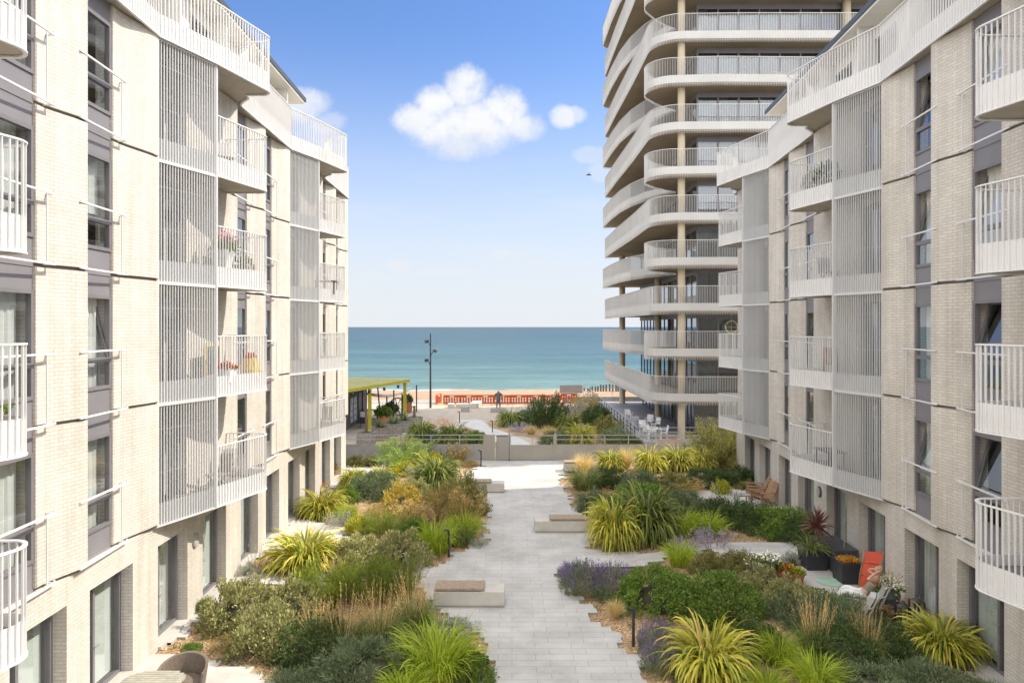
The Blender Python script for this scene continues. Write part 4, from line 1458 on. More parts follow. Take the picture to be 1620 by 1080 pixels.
def plant(kind, px, py, wpx, hpx, label, group=None, at=None, size=None):
    name, cat, var = KIND[kind]
    i = USED.get(kind, 0); USED[kind] = i + 1
    parts = var[i % len(var)]
    if at is None:
        p = G(px, py)
        sc = p.y / F
        wd, ht = wpx * sc, hpx * sc
        wd *= 1.06
        yc = p.y + 0.34 * wd
        ht = (EYE - p.z) - (py - hpx - 517.0) * (yc + 0.12 * wd) / F
        ht = min(max(ht, 0.2 * wd), 0.95 * wd + 0.35)
        if kind in ('reed', 'rustreed'):
            ht *= 0.62
        p = Vector(((px - 810.0) * yc / F, yc, 0.0))
        p.z = gz(p.x, p.y)
    else:
        p = Vector(at); wd, ht = size
    base = parts[0][1]
    co = np.empty(len(base.vertices) * 3, dtype=np.float32); base.vertices.foreach_get('co', co)
    co = co.reshape(-1, 3)
    if 'ext' not in base:
        rxy = np.percentile(np.hypot(co[:, 0], co[:, 1]), 96); top = np.percentile(co[:, 2], 99)
        base['ext'] = (float(rxy), float(top))
    rxy, top = base['ext']
    ob = bpy.data.objects.new(name, base)
    COL.objects.link(ob)
    sx = wd / 2 / rxy
    sz = ht / top
    ob.location = p if at is not None else (p.x, p.y, p.z - 0.06)
    ob.rotation_euler = (0, 0, (i * 2.39996) % 6.283)
    ob.scale = (sx, sx, sz)
    tag(ob, label, cat, group)
    for nm, me in parts[1:]:
        c = bpy.data.objects.new(nm, me); COL.objects.link(c); c.parent = ob
    return ob

BACK = 'plants in the garden beyond the fence'
PLANTS = [
    # kind, x, y of the foot, width, height, label
    # --- near left bed
    ('silver', 382, 1000, 120, 92, 'large pale sage shrub in sun by the left patio path, corner of nearest left bed'),
    ('silver', 425, 1042, 118, 95, 'pale sage shrub in front of the larger one at the left patio corner'),
    ('silver', 470, 985, 105, 75, 'sage shrub half shaded between pale shrub and feathery green in the near left bed'),
    ('dark', 500, 1058, 135, 88, 'dark rounded bush with white specks below the sage shrubs, near left bed'),
    ('needle', 585, 1110, 200, 105, 'wide soft grey-green bush at the bottom edge of the photo, left of the lime grass'),
    ('needle', 470, 1125, 130, 70, 'low grey-green bush cut by the bottom edge beside the left patio tip'),
    ('lime', 692, 1095, 165, 115, 'bright lime grass mound spilling onto the path at the bottom of the left bed'),
    ('lime', 640, 1125, 110, 75, 'lime grass clump cut by the bottom edge, left of the bright lime mound'),
    ('green', 748, 1085, 70, 60, 'low mid-green bush on the stepped path edge right of the lime grass'),
    ('grey', 716, 1015, 88, 44, 'silvery grey cushion at the path edge just below the nearest bench'),
    ('reed', 545, 1048, 95, 112, 'tan feather reed grass in the middle of the near left bed, left of two others'),
    ('reed', 605, 1035, 95, 110, 'tan feather reed grass in the middle of the near left bed, between two others'),
    ('reed', 655, 1010, 85, 108, 'tallest rust-tan feather reed grass left of the nearest bench'),
    ('reed', 505, 1035, 70, 85, 'thin tan reed grass behind the dark bush with white specks'),
    ('grass', 570, 1062, 120, 60, 'dark green grass skirt below the tan reed grasses'),
    ('grass', 640, 1050, 90, 55, 'dark green grass clump between the reed grass and the grey cushion'),
    ('fern', 520, 968, 95, 85, 'feathery green perennial at the back of the near left bed, beside sage shrub'),
    ('fern', 575, 960, 95, 82, 'feathery green perennial at the back of the near left bed, middle of three'),
    ('fern', 628, 955, 85, 72, 'feathery green perennial nearest the path behind the tall reed grass'),
    ('airy', 655, 935, 50, 65, 'sparse dark wispy stems over the path behind the tall reed grass'),
    ('airy', 600, 925, 60, 45, 'sparse wispy stems at the rear edge of the near left bed'),
    ('phormium_dark', 322, 968, 34, 28, 'small spiky green yucca on sunny bark by the left wall'),
    ('green', 302, 1030, 32, 18, 'tiny green herb on bark at the edge of the left patio'),
    ('bronze', 352, 1030, 45, 26, 'dry brown tuft on bark below the pale sage shrub'),
    ('grey', 372, 1052, 36, 16, 'flat grey plant creeping over the left patio slabs'),
    # --- middle left bed
    ('phormium', 484, 912, 128, 74, 'big yellow striped strap-leaf clump in sun beside the middle left patio'),
    ('silver', 572, 908, 98, 66, 'sage shrub right of the big striped clump, left one of a pair'),
    ('silver', 634, 903, 96, 66, 'sage shrub right of the big striped clump, right one of a pair'),
    ('airy', 404, 905, 34, 62, 'thin sparse silvery plant in front of the left doors'),
    ('grey', 392, 912, 36, 26, 'pale grey rosette at the foot of the thin silvery plant'),
    ('lime', 690, 880, 72, 62, 'lime grass fountain at the path edge, beside the left bollard light'),
    ('lime', 735, 858, 72, 54, 'lime grass fountain at the path edge behind another, middle left bed'),
    ('reed', 535, 922, 50, 44, 'small brownish grass at the right foot of the big striped clump'),
    ('green', 655, 862, 75, 45, 'dark leafy bush between lime grass and sage pair in the middle left bed'),
    ('fern', 607, 852, 72, 48, 'feathery yellow-green bush behind the left sage shrub'),
    ('yellow', 568, 845, 48, 34, 'small yellow-green bush beside the silvery patio-edge plant'),
    ('grey', 536, 838, 52, 32, 'silvery plant at the edge of the middle left patio'),
    ('phormium', 510, 822, 84, 50, 'yellow-green strap-leaf clump against the left wall'),
    ('lime', 548, 828, 44, 36, 'small lime grass right of the strap-leaf clump by the wall'),
    ('green', 547, 795, 42, 30, 'small round green bush on bark beyond the wall-side strap-leaf clump'),
    ('needle', 598, 790, 92, 46, 'blue-grey bush in the middle of the far left planting'),
    ('needle', 572, 785, 55, 34, 'smaller blue-grey bush beside the far left patio'),
    ('amber', 632, 806, 66, 46, 'orange-yellow bush in the middle of the left bed'),
    ('silver', 655, 795, 60, 40, 'pale yellow-green bush between blue-grey bush and amber bush'),
    ('bronze', 655, 838, 68, 52, 'rusty seedhead perennial left of two more, middle left bed'),
    ('bronze', 700, 832, 72, 60, 'rusty seedhead perennial between two others, middle left bed'),
    ('bronze', 740, 838, 58, 66, 'rusty seedhead perennial nearest the path, middle left bed'),
    ('bronze', 610, 828, 60, 34, 'low straw-coloured perennial beneath the amber bush'),
    ('olive', 742, 815, 62, 68, 'dark olive bush overhanging the stepped path edge by the far left bench'),
    ('olive', 706, 802, 62, 44, 'olive bush in front of the dark strap-leaf clump'),
    ('grass', 728, 866, 56, 40, 'dark green tuft at the stepped edge behind the lime fountains'),
    ('grey', 757, 866, 34, 18, 'small grey cushion on the stepped path edge past the lime fountains'),
    ('phormium_dark', 690, 778, 82, 56, 'dark arching strap-leaf clump left of the far left bench'),
    ('yellow', 670, 742, 72, 30, 'bright yellow flowering bush under the feathery green bush'),
    ('yellow', 640, 752, 40, 24, 'small yellow bush beside the silver plant at the far left patio'),
    ('grey', 658, 758, 46, 26, 'pale silver plant between two yellow bushes'),
    ('phormium', 560, 772, 50, 32, 'small yellow strap-leaf plant at the edge of the far left patio'),
    ('phormium', 604, 760, 38, 24, 'smaller yellow strap-leaf plant right of the far left patio'),
    ('bright', 638, 742, 100, 52, 'big bright feathery bush against the fence wall'),
    ('olive', 562, 738, 38, 20, 'low clipped green bush at the far corner of the left building, left of a pair'),
    ('olive', 586, 738, 36, 19, 'low clipped green bush at the far corner of the left building, right of a pair'),
    ('bronze', 722, 733, 40, 32, 'dry tan stalks against the fence wall near the gate'),
    ('airy', 700, 735, 44, 26, 'sparse grey stalks in front of the fence wall'),
    ('bronze', 745, 738, 30, 12, 'flat straw tuft on bark by the gate pillar'),
    # --- middle right bed
    ('grass', 925, 778, 74, 44, 'dense green grass at the far end of the right bed beside the path'),
    ('blond', 924, 752, 44, 40, 'golden plumed grass behind the dense green grass at the path'),
    ('phormium', 966, 746, 52, 34, 'sunlit yellow strap-leaf clump first from the left along the fence'),
    ('blond', 992, 742, 34, 38, 'tall golden grass between yellow strap-leaf clumps by the fence'),
    ('phormium', 1030, 748, 62, 40, 'sunlit yellow strap-leaf clump in the middle of the fence row'),
    ('phormium', 1072, 746, 62, 40, 'sunlit yellow strap-leaf clump right of the middle of the fence row'),
    ('phormium', 1110, 744, 52, 36, 'sunlit yellow strap-leaf clump last in the fence row beside the big bush'),
    ('dark', 962, 772, 62, 36, 'dark bush behind the dense green grass at the far right bed'),
    ('needle', 1010, 782, 72, 40, 'grey-green bush in front of the golden fence grass'),
    ('olive', 1062, 778, 76, 34, 'olive bush in front of the yellow fence row'),
    ('dark', 1118, 770, 84, 32, 'low dark bush below the big feathery bush by the right building'),
    ('dark', 1165, 768, 62, 34, 'low dark bush against the far corner of the right building'),
    ('olive', 1186, 776, 44, 18, 'flat olive bush beside the wooden garden chair'),
    ('bronze', 1090, 782, 46, 26, 'brown seedhead plant by the upper right patio'),
    ('yellow', 1140, 782, 30, 26, 'small yellow bush at the edge of the upper right patio'),
    ('tree', 1142, 742, 108, 76, 'big airy olive-green bush at the corner of the right building by the fence'),
    ('needle', 938, 812, 60, 40, 'soft grey-green plant at the path edge beyond the right bollard light'),
    ('bronze', 965, 802, 40, 30, 'brownish wispy plant behind the path edge, right bed'),
    ('lilac', 948, 824, 40, 28, 'faint lilac plant at the path edge beside the right bollard light'),
    ('green', 1015, 812, 105, 50, 'mid-green bush behind the giant dark strap-leaf clump'),
    ('phormium', 972, 872, 92, 84, 'yellowish half of the giant strap-leaf pair at the right path edge'),
    ('phormium_dark', 1022, 866, 116, 92, 'giant dark strap-leaf clump in the right bed'),
    ('needle', 1080, 812, 82, 40, 'grey-green bush behind the lime grasses of the right bed'),
    ('airy', 1122, 812, 62, 48, 'tall sparse stems in front of the upper right patio'),
    ('airy', 1150, 808, 44, 40, 'tall sparse stems beside the low patio table'),
    ('lime', 1078, 852, 78, 50, 'lime grass right of the giant dark strap-leaf clump'),
    ('lime', 1120, 850, 72, 44, 'second lime grass farther from the giant strap-leaf clump'),
    ('dark', 1145, 832, 96, 46, 'dark round bush behind the second lime grass'),
    ('dark', 1192, 842, 96, 50, 'dark round bush in front of the wooden garden chair'),
    ('green', 1238, 852, 105, 56, 'dense dark-green bush against the right building wall'),
    ('dark', 1262, 862, 78, 46, 'dark bush at the wall end beside the patio slabs'),
    ('lilac', 1128, 872, 64, 42, 'hazy lilac plant in front of the second lime grass'),
    ('lilac', 1088, 878, 60, 32, 'hazy lilac plant in front of the first lime grass'),
    ('lilac', 1168, 898, 62, 34, 'pale lilac plant beside the right patio path'),
    # --- near right bed
    ('lavender', 926, 945, 82, 56, 'purple lavender at the point of the near right bed'),
    ('lavender', 972, 950, 76, 54, 'purple lavender between the bed point and the big green bush'),
    ('lavender', 905, 922, 46, 34, 'small lavender leaning over the path at the bed point'),
    ('green', 1042, 975, 140, 84, 'big rounded green bush in the near right bed, left one'),
    ('green', 1142, 992, 138, 90, 'big rounded green bush in the near right bed, right one'),
    ('lime', 1076, 900, 66, 50, 'lime grass behind the big rounded green bushes'),
    ('olive', 1122, 912, 66, 44, 'olive bush behind the big rounded bushes, near right bed'),
    ('olive', 1168, 915, 66, 46, 'olive bush left of the white potted flowers'),
    ('silver', 1205, 945, 72, 54, 'pale sage shrub in front of the potted flowers on the right patio'),
    ('silver', 1245, 972, 84, 62, 'pale sage shrub right of the big rounded green bush'),
    ('blond', 973, 980, 38, 38, 'blond feathery tuft on bark at the right path edge'),
    ('lavender', 1040, 1042, 66, 56, 'deep purple lavender beside the nearest right bollard light'),
    ('lavender', 1050, 1070, 70, 60, 'deep purple lavender between path edge and the striped clump at the bottom'),
    ('phormium', 1120, 1092, 158, 110, 'big yellow striped strap-leaf clump at the bottom of the right bed'),
    ('dark', 1195, 1042, 88, 66, 'dark bush between the bottom striped clump and the sage shrub'),
    ('needle', 1275, 1000, 122, 66, 'soft grey-green bush in front of the sun chairs, left one'),
    ('needle', 1352, 998, 112, 60, 'soft grey-green bush in front of the sun chairs, right one'),
    ('needle', 1322, 1018, 120, 84, 'soft grey-green bush between reed grasses and sun chairs'),
    ('flower', 1285, 952, 66, 24, 'low bush with white flowers at the edge of the patio by the sun chairs'),
    ('lime', 1232, 1062, 84, 70, 'tall lime grass right of the bottom striped clump'),
    ('lime', 1292, 1100, 112, 72, 'lime grass clump cut by the bottom edge, right bed'),
    ('lime', 1215, 1110, 84, 56, 'lime grass at the bottom edge against the striped clump'),
    ('reed', 1288, 1050, 70, 118, 'upright tan feather reed grass in the near right bed, left one'),
    ('reed', 1372, 1055, 62, 118, 'upright tan feather reed grass in the near right bed, right one'),
    ('dark', 1335, 1066, 120, 84, 'dark bush between the two upright reed grasses'),
    ('dark', 1412, 1048, 90, 66, 'dark bush between right reed grass and the yellow clump by the wall'),
    ('phormium', 1490, 1056, 128, 86, 'yellow striped strap-leaf clump against the right building wall'),
    ('needle', 1378, 1112, 142, 66, 'low spreading grey-green bush at the bottom edge, right bed'),
    ('needle', 1465, 1112, 150, 72, 'low spreading bush under the yellow clump by the right wall'),
    ('needle', 1560, 1130, 120, 56, 'low spreading bush at the foot of the right wall, bottom corner'),
    ('bronze', 1412, 985, 78, 50, 'bronze grassy plant below the barrel planter'),
    ('grass', 1380, 975, 60, 30, 'green tuft behind the sun chairs at the right patio edge'),
    ('grey', 1252, 894, 44, 26, 'small grey bush on the bark strip beside the black square planter'),
    # --- beyond the fence
    ('phormium_dark', 666, 699, 46, 34, 'dark spiky clump beyond the fence beside the grey planters', BACK),
    ('phormium_dark', 716, 706, 52, 36, 'arching green clump just behind the fence rails left of the gate', BACK),
    ('rustreed', 705, 682, 30, 18, 'brown sedge beyond the fence left of the winding path', BACK),
    ('rustreed', 680, 686, 26, 16, 'small brown sedge beyond the fence beside the dark spiky clump', BACK),
    ('green', 752, 702, 48, 22, 'low green bush behind the gate pillar', BACK),
    ('dark', 690, 702, 40, 22, 'low dark bush behind the fence between spiky and arching clumps', BACK),
    ('phormium_dark', 808, 676, 46, 28, 'dark arching clump beside the winding path past the gate', BACK),
    ('darkfeather', 864, 680, 66, 54, 'tall dark bush in the garden beyond the fence', BACK),
    ('phormium_dark', 900, 684, 44, 30, 'green strap-leaf clump right of the tall dark bush', BACK),
    ('phormium', 918, 706, 54, 36, 'yellow-green strap-leaf clump just behind the fence right of the gate', BACK),
    ('grey', 912, 664, 56, 34, 'pale grey bush beyond the tall dark bush', BACK),
    ('bronze', 928, 652, 48, 28, 'straw-topped bush at the top of the tower terrace railing', BACK),
    ('dark', 945, 672, 52, 32, 'dark bush below the tower terrace railing, upper one', BACK),
    ('olive', 962, 690, 52, 34, 'olive bush below the tower terrace railing, lower one', BACK),
    ('needle', 975, 706, 56, 32, 'grey bush behind the fence at the foot of the terrace wall', BACK),
    ('dark', 1000, 712, 34, 24, 'dark tuft behind the fence under the white tables', BACK),
    ('blond', 840, 690, 26, 20, 'blond tuft beside the winding path, left of another', BACK),
    ('blond', 868, 692, 30, 22, 'blond tuft beside the winding path, right of another', BACK),
    ('lilac', 822, 684, 36, 18, 'greyish tuft between the winding path and the blond tufts', BACK),
    ('needle', 880, 706, 56, 26, 'low grey-green bush behind the double gate', BACK),
    ('needle', 835, 672, 40, 26, 'grey-green bush left of the tall dark bush beyond the fence', BACK),
    ('rustreed', 1046, 716, 11, 19, 'small rust-coloured grass tuft in sun behind the fence, left of three', BACK),
    ('rustreed', 1058, 716, 11, 20, 'small rust-coloured grass tuft in sun behind the fence, middle of three', BACK),
    ('rustreed', 1069, 716, 11, 22, 'small rust-coloured grass tuft in sun beside the near tower column', BACK),
    ('dark', 570, 716, 40, 12, 'low green plant at the foot of the nearest grey planter', BACK),
]
for row in PLANTS:
    plant(*row)


def litter():
    """loose bark chips and small weeds over the beds"""
    rs = np.random.default_rng(77)
    pts = []
    for nm, n in (('near_left', 9000), ('mid_left', 8000), ('near_right', 9000), ('mid_right', 6000)):
        poly = BED[nm]
        xs = [p[0] for p in poly]; ys = [p[1] for p in poly]
        lo, hi = max(10, min(ys)), min(40, max(ys))
        k = 0
        while k < n:
            x, y = rs.uniform(min(xs), max(xs)), rs.uniform(lo, hi)
            k += 1
            if inside(x, y, poly):
                pts.append((x, y, gz(x, y) - 0.05))
    C = np.array(pts)
    N = rs.normal(0, 1, (len(C), 3)) * np.array([1, 1, 0.25])
    V, Q = g_leaves(rs, C, N, (0.03, 0.085), 0.55, 0.3)
    o = bpy.data.objects.new('bark_chips', np_mesh('bark_chips', V, Q, [M['chip']]))
    COL.objects.link(o); tag(o, 'loose tan bark chips scattered over the planting beds', 'bark chips', kind='stuff')
    w_ = C[rs.random(len(C)) < 0.05]
    B = np.repeat(w_, 9, 0) + rs.normal(0, 0.05, (len(w_) * 9, 3)) * np.array([1, 1, 0])
    V, Q = g_ribbons(rs, len(B), 0, (0.06, 0.2), (0.008, 0.02), (35, 85), (0, 80), 3, base=B)
    o = bpy.data.objects.new('ground_cover', np_mesh('ground_cover', V, Q, [LM['grass']]))
    COL.objects.link(o); tag(o, 'small green weeds and seedlings between the shrubs', 'ground cover', kind='stuff')


litter()

# ------------------------------------------------------------------ courtyard furniture
def bench(px0, px1, py, wood, label):
    """concrete block bench with a timber seat on one part; wood = (from, to) as fractions"""
    a, b = G(px0, py), G(px1, py)
    L = b.x - a.x
    cx = (a.x + b.x) / 2
    t = thing('bench', label, 'bench', (cx, a.y + 0.3, 0), 'concrete benches along the courtyard path')
    mb = MB()
    mb.box(a.x, b.x, a.y, a.y + 0.62, 0.0, 0.05, 1)
    mb.box(a.x - 0.02, b.x + 0.02, a.y - 0.02, a.y + 0.64, 0.051, 0.44)
    o = mb.build('block', [M['concrete'], M['concrete_grey']], t)
    bv = o.modifiers.new('bevel', 'BEVEL'); bv.width = 0.012; bv.segments = 2
    sm = MB()
    w0, w1 = a.x + L * wood[0], a.x + L * wood[1]
    n = 6
    for i in range(n):
        y0 = a.y - 0.01 + i * 0.105
        sm.box(w0, w1, y0, y0 + 0.092, 0.475, 0.535)
    for x in (w0 + 0.1, (w0 + w1) / 2, w1 - 0.1):
        sm.box(x - 0.03, x + 0.03, a.y + 0.02, a.y + 0.58, 0.441, 0.475)
    sm.build('timber_seat', M['timber'], t)


bench(687, 797, 960, (0.0, 0.72), 'nearest concrete bench with a timber seat on its left, beside the near left bed')
bench(847, 929, 842, (0.28, 1.0), 'concrete bench with a timber seat on its right, against the right bed')
bench(731, 797, 779, (0.0, 0.7), 'farther left concrete bench with timber seat, half behind olive bushes')
bench(893, 975, 746, (0.0, 0.5), 'farthest concrete bench, mostly hidden by the golden plumed grass')


def bollard(px, py, label, h=0.85):
    p = G(px, py)
    t = thing('bollard_light', label, 'bollard light', p, 'bollard lights along the paths')
    m = MB()
    m.tube([(p.x, p.y, p.z - 0.1), (p.x, p.y, p.z + h - 0.05), (p.x - 0.02, p.y - 0.02, p.z + h)], 0.038, 10)
    m.build('pole', M['black'], t)
    m = MB()
    m.beam((p.x + 0.03, p.y, p.z + h), (p.x - 0.17, p.y - 0.03, p.z + h + 0.05), 0.085, 0.05)
    m.build('lamp_head', M['black'], t)


bollard(710, 878, 'black bollard light at the left path edge beside the lime grass fountains')
bollard(1002, 1018, 'nearest black bollard light at the right path edge, on bark beside lavender')
bollard(928, 822, 'black bollard light at the right path edge before the giant strap-leaf clump')
bollard(761, 737, 'black bollard light by the gate pillar')
bollard(721, 758, 'black bollard light just behind the far left bench', 0.75)
bollard(727, 668, 'black bollard light beyond the fence on the left of the winding path')
bollard(779, 684, 'black bollard light beyond the fence on the right of the winding path')


def fence():
    Y = 40.45
    t = thing('boundary_fence', 'beige metal boundary fence with solid lower panels, open rails above and gates', 'fence', (0, Y, 0))
    xs = [-10.2, -8.4, -6.6, -4.8, -3.1, -1.68]
    for a, b in zip(xs[:-1], xs[1:]):
        m = MB(); m.box(a + 0.03, b - 0.03, Y - 0.02, Y + 0.02, -0.06, 0.92)
        m.build('panel', M['concrete_grey'], t)
    xr = [2.62, 4.1, 5.5, 6.9, 8.3, 9.7, 11.1, 12.5]
    for a, b in zip(xr[:-1], xr[1:]):
        m = MB(); m.box(a + 0.03, b - 0.03, Y - 0.02, Y + 0.02, -0.06, 0.92)
        m.build('panel', M['beige_metal'], t)
    for x in xs[:-1] + xr:
        m = MB(); m.box(x - 0.028, x + 0.028, Y - 0.03, Y + 0.03, -0.06, 1.49)
        m.build('post', M['grey_rail'] if x < 0 else M['beige_metal'], t)
    for x0, x1, mm in ((-10.2, -1.68, 'grey_rail'), (2.65, 12.5, 'beige_metal')):
        for z in (1.5, 1.24):
            m = MB(); m.box(x0, x1, Y - 0.022, Y + 0.022, z - 0.022, z + 0.022)
            m.build('rail', M[mm], t)
        m = MB(); m.box(x0, x1, Y - 0.03, Y + 0.03, 0.921, 0.95); m.build('cap_rail', M[mm], t)
    m = MB(); m.box(-1.68, -1.04, Y - 0.03, Y + 0.03, -0.06, 1.52)
    m.box(-1.70, -1.64, Y - 0.04, Y + 0.04, -0.06, 1.55); m.box(-1.08, -1.02, Y - 0.041, Y + 0.041, -0.06, 1.56)
    m.build('gate_pillar', M['beige_metal'], t)
    # entry handset and notice on the pillar
    m = MB(); m.box(-1.0, -0.92, Y - 0.07, Y - 0.045, 1.1, 1.45); m.build('notice_plate', M['white'], t)
    for x0, x1, top, name in ((-0.98, -0.22, 1.48, 'gate'), (-0.12, 2.5, 0.92, 'gate')):
        m = MB()
        m.box(x0 + 0.05, x1 - 0.05, Y - 0.012, Y + 0.012, 0.06, top - 0.06)
        for x in (x0, x1 - 0.05):
            m.box(x, x + 0.05, Y - 0.026, Y + 0.026, 0.04, 1.5)
        m.box(x0 + 0.05, x1 - 0.05, Y - 0.024, Y + 0.024, 1.44, 1.5)
        m.box(x0 + 0.05, x1 - 0.05, Y - 0.024, Y + 0.024, top - 0.06, top)
        m.box(x0 + 0.05, x1 - 0.05, Y - 0.024, Y + 0.024, 0.04, 0.1)
        if x1 - x0 > 1.5:
            m.box((x0 + x1) / 2 - 0.02, (x0 + x1) / 2 + 0.02, Y - 0.02, Y + 0.02, 0.1, 1.44)
        g = m.build(name, M['beige_metal'], t)
        hb = MB(); hx = x0 + 0.1 if x1 - x0 < 1.5 else x1 - 0.16
        hb.box(hx - 0.02, hx + 0.02, Y - 0.06, Y - 0.026, 0.85, 1.05); hb.beam((hx, Y - 0.06, 0.95), (hx + 0.13, Y - 0.06, 0.95), 0.025, 0.025)
        hb.build('handle', M['grey_rail'], g)
    for x, w_ in ((-0.17, 0.07), (2.56, 0.12)):
        m = MB(); m.box(x - w_ / 2, x + w_ / 2, Y - 0.05, Y + 0.05, -0.06, 1.6)
        m.build('gate_post', M['dark_grey'] if x < 0 else M['beige_metal'], t)


fence()

# ------------------------------------------------------------------ beyond the fence
def planter_box(px, py, w, plant_kind, label, k):
    Y = F * EYE / (py - 517); x = P(px, Y)
    t = thing('planter', label, 'planter', (x, Y + w / 2, 0), 'grey timber planters by the pavilion')
    t.rotation_euler = (0, 0, -0.42)
    m = MB()
    h = 0.82
    m.box(x - w / 2, x + w / 2, Y, Y + w, 0.06, h)
    for i in range(1, 4):
        m.box(x - w / 2 - 0.008, x + w / 2 + 0.008, Y - 0.008, Y + w + 0.008, 0.06 + i * h * 0.235 - 0.155, 0.06 + i * h * 0.235)
    m.box(x - w / 2 - 0.03, x + w / 2 + 0.03, Y - 0.03, Y + w + 0.03, h + 0.001, h + 0.05)
    m.box(x - w / 2 + 0.05, x + w / 2 - 0.05, Y + 0.05, Y + w - 0.05, 0.0, 0.059)
    m.build('timber_box', M['old_oak'], t)
    s = MB(); s.box(x - w / 2 + 0.04, x + w / 2 - 0.04, Y + 0.04, Y + w - 0.04, h + 0.051, h + 0.065); s.build('soil', M['twigs'], t)
    if plant_kind == 'palm':
        q = MB(); q.tube([(x, Y + w / 2, h + 0.05), (x + 0.02, Y + w / 2, h + 0.7), (x, Y + w / 2, h + (1.45 if k == 0 else 0.75)), (x - 0.02, Y + w / 2, h + (1.6 if k == 0 else 0.9))], [0.12, 0.09, 0.1, 0.14], 9)
        c = q.build('cut_palm_trunk', M['stem'], t)
    else:
        rs = np.random.default_rng(200 + k)
        V, Q = g_ribbons(rs, 46, 0.1, (0.5, 0.8), (0.06, 0.1), (20, 85), (0, 45), 5)
        me = np_mesh('agave_leaves', V + np.array([x - t.location.x, 0, h + 0.05]), Q, [LM['needle']])
        o = bpy.data.objects.new('foliage', me); COL.objects.link(o); o.parent = t


for k, (px, py, w_, kind, lb) in enumerate([
        (577, 706, 0.90, 'palm', 'nearest grey timber planter holding a bare palm trunk, behind the fence'),
        (600, 697, 0.90, 'agave', 'grey timber planter with spiky agave, second from the fence'),
        (621, 690, 0.90, 'agave', 'grey timber planter with spiky agave, third from the fence'),
        (637, 684, 0.90, 'agave', 'grey timber planter with spiky agave, fourth from the fence'),
        (654, 678, 0.90, 'palm', 'farthest grey timber planter holding a stubby palm trunk')]):
    planter_box(px, py, w_, kind, lb, k)


def pavilion():
    t = thing('pavilion', 'low grey clad beach pavilion with olive roof and lime yellow posts', 'pavilion', (-12.5, 53, 0))
    m = MB()
    m.box(-19, -12.65, 44.5, 59.6, 0, 3.05)
    for y in np.arange(44.9, 59.5, 0.62):
        m.box(-12.65, -12.615, y - 0.03, y + 0.03, 0.05, 3.02)
    m.build('wall', M['grey_clad'], t)
    rp = [(-8.85, 59.0), (-12.95, 46.6), (-20, 47.5), (-18, 61.8)]
    m = MB(); m.prism(rp, 3.24, 3.36); m.build('roof', M['olive_roof'], t)
    e = MB()
    for a, b in zip(rp, rp[1:] + rp[:1]):
        e.beam((*a, 3.27), (*b, 3.27), 0.10, 0.26)
    e.build('roof_edge', M['lime'], t)
    k = MB(); k.box(-15.6, -14.4, 55.2, 57.6, 3.361, 3.5); k.build('skylight', M['white'], t)
    for px, Y in ((585, 52.7), (640.5, 58.5)):
        c = MB(); x = P(px, Y)
        c.box(x - 0.12, x + 0.12, Y - 0.12, Y + 0.12, 0, 3.2)
        c.build('post', M['lime'], t)
    for i, (y0, y1) in enumerate(((53.1, 54.15), (54.3, 55.35))):
        p = MB(); p.box(-12.615, -12.585, y0, y1, 0.35, 2.35)
        o = p.build('window', M['grey_frame'], t)
        q = MB()
        for a in range(2):
            for b_ in range(4):
                q.box(-12.585, -12.575, y0 + 0.06 + a * 0.48, y0 + 0.48 + a * 0.48, 0.42 + b_ * 0.48, 0.84 + b_ * 0.48)
        q.build('pane', M['poster'], o)
    for y0, y1 in ((56.0, 57.1), (57.6, 58.8)):
        p = MB(); p.box(-12.614, -12.58, y0, y1, 0.05, 2.5); p.build('door', M['black'], t)
    # hanging bulbs under the front edge
    for f_ in (0.18, 0.36, 0.54, 0.72, 0.9):
        a = Vector((-8.85, 59.0, 3.1)).lerp(Vector((-12.95, 46.6, 3.1)), f_)
        b_ = MB(); b_.lathe(a.x + 0.12, a.y, [(0.03, a.z), (0.11, a.z - 0.08), (0.11, a.z - 0.24), (0.02, a.z - 0.3)], 10)
        b_.build('hanging_lamp', M['black'], t)


pavilion()


def lamp_post():
    Y = 66.6; x = P(681, Y)
    t = thing('lamp_post', 'tall slim dark lamp post with three small lamps on bent arms', 'lamp post', (x, Y, 0))
    top = Zp(527, Y)
    m = MB(); m.tube([(x, Y, 0), (x, Y, top * 0.5), (x, Y, top)], [0.11, 0.085, 0.055], 12); m.build('pole', M['black'], t)
    for z0, dx in ((Zp(548, Y), -0.38), (Zp(563, Y), 0.45), (Zp(578, Y), -0.40)):
        m = MB(); m.tube([(x, Y, z0), (x + dx * 0.6, Y, z0 + 0.45), (x + dx * 0.9, Y, z0 + 0.52)], 0.035, 8)
        a = m.build('arm', M['black'], t)
        h = MB(); cx = x + dx
        h.tube([(cx - 0.2 * (1 if dx > 0 else -1), Y, z0 + 0.58), (cx, Y - 0.05, z0 + 0.52), (cx + 0.14 * (1 if dx > 0 else -1), Y - 0.1, z0 + 0.42)], [0.10, 0.17, 0.15], 12)
        h.build('lamp_head', M['black'], a)


lamp_post()


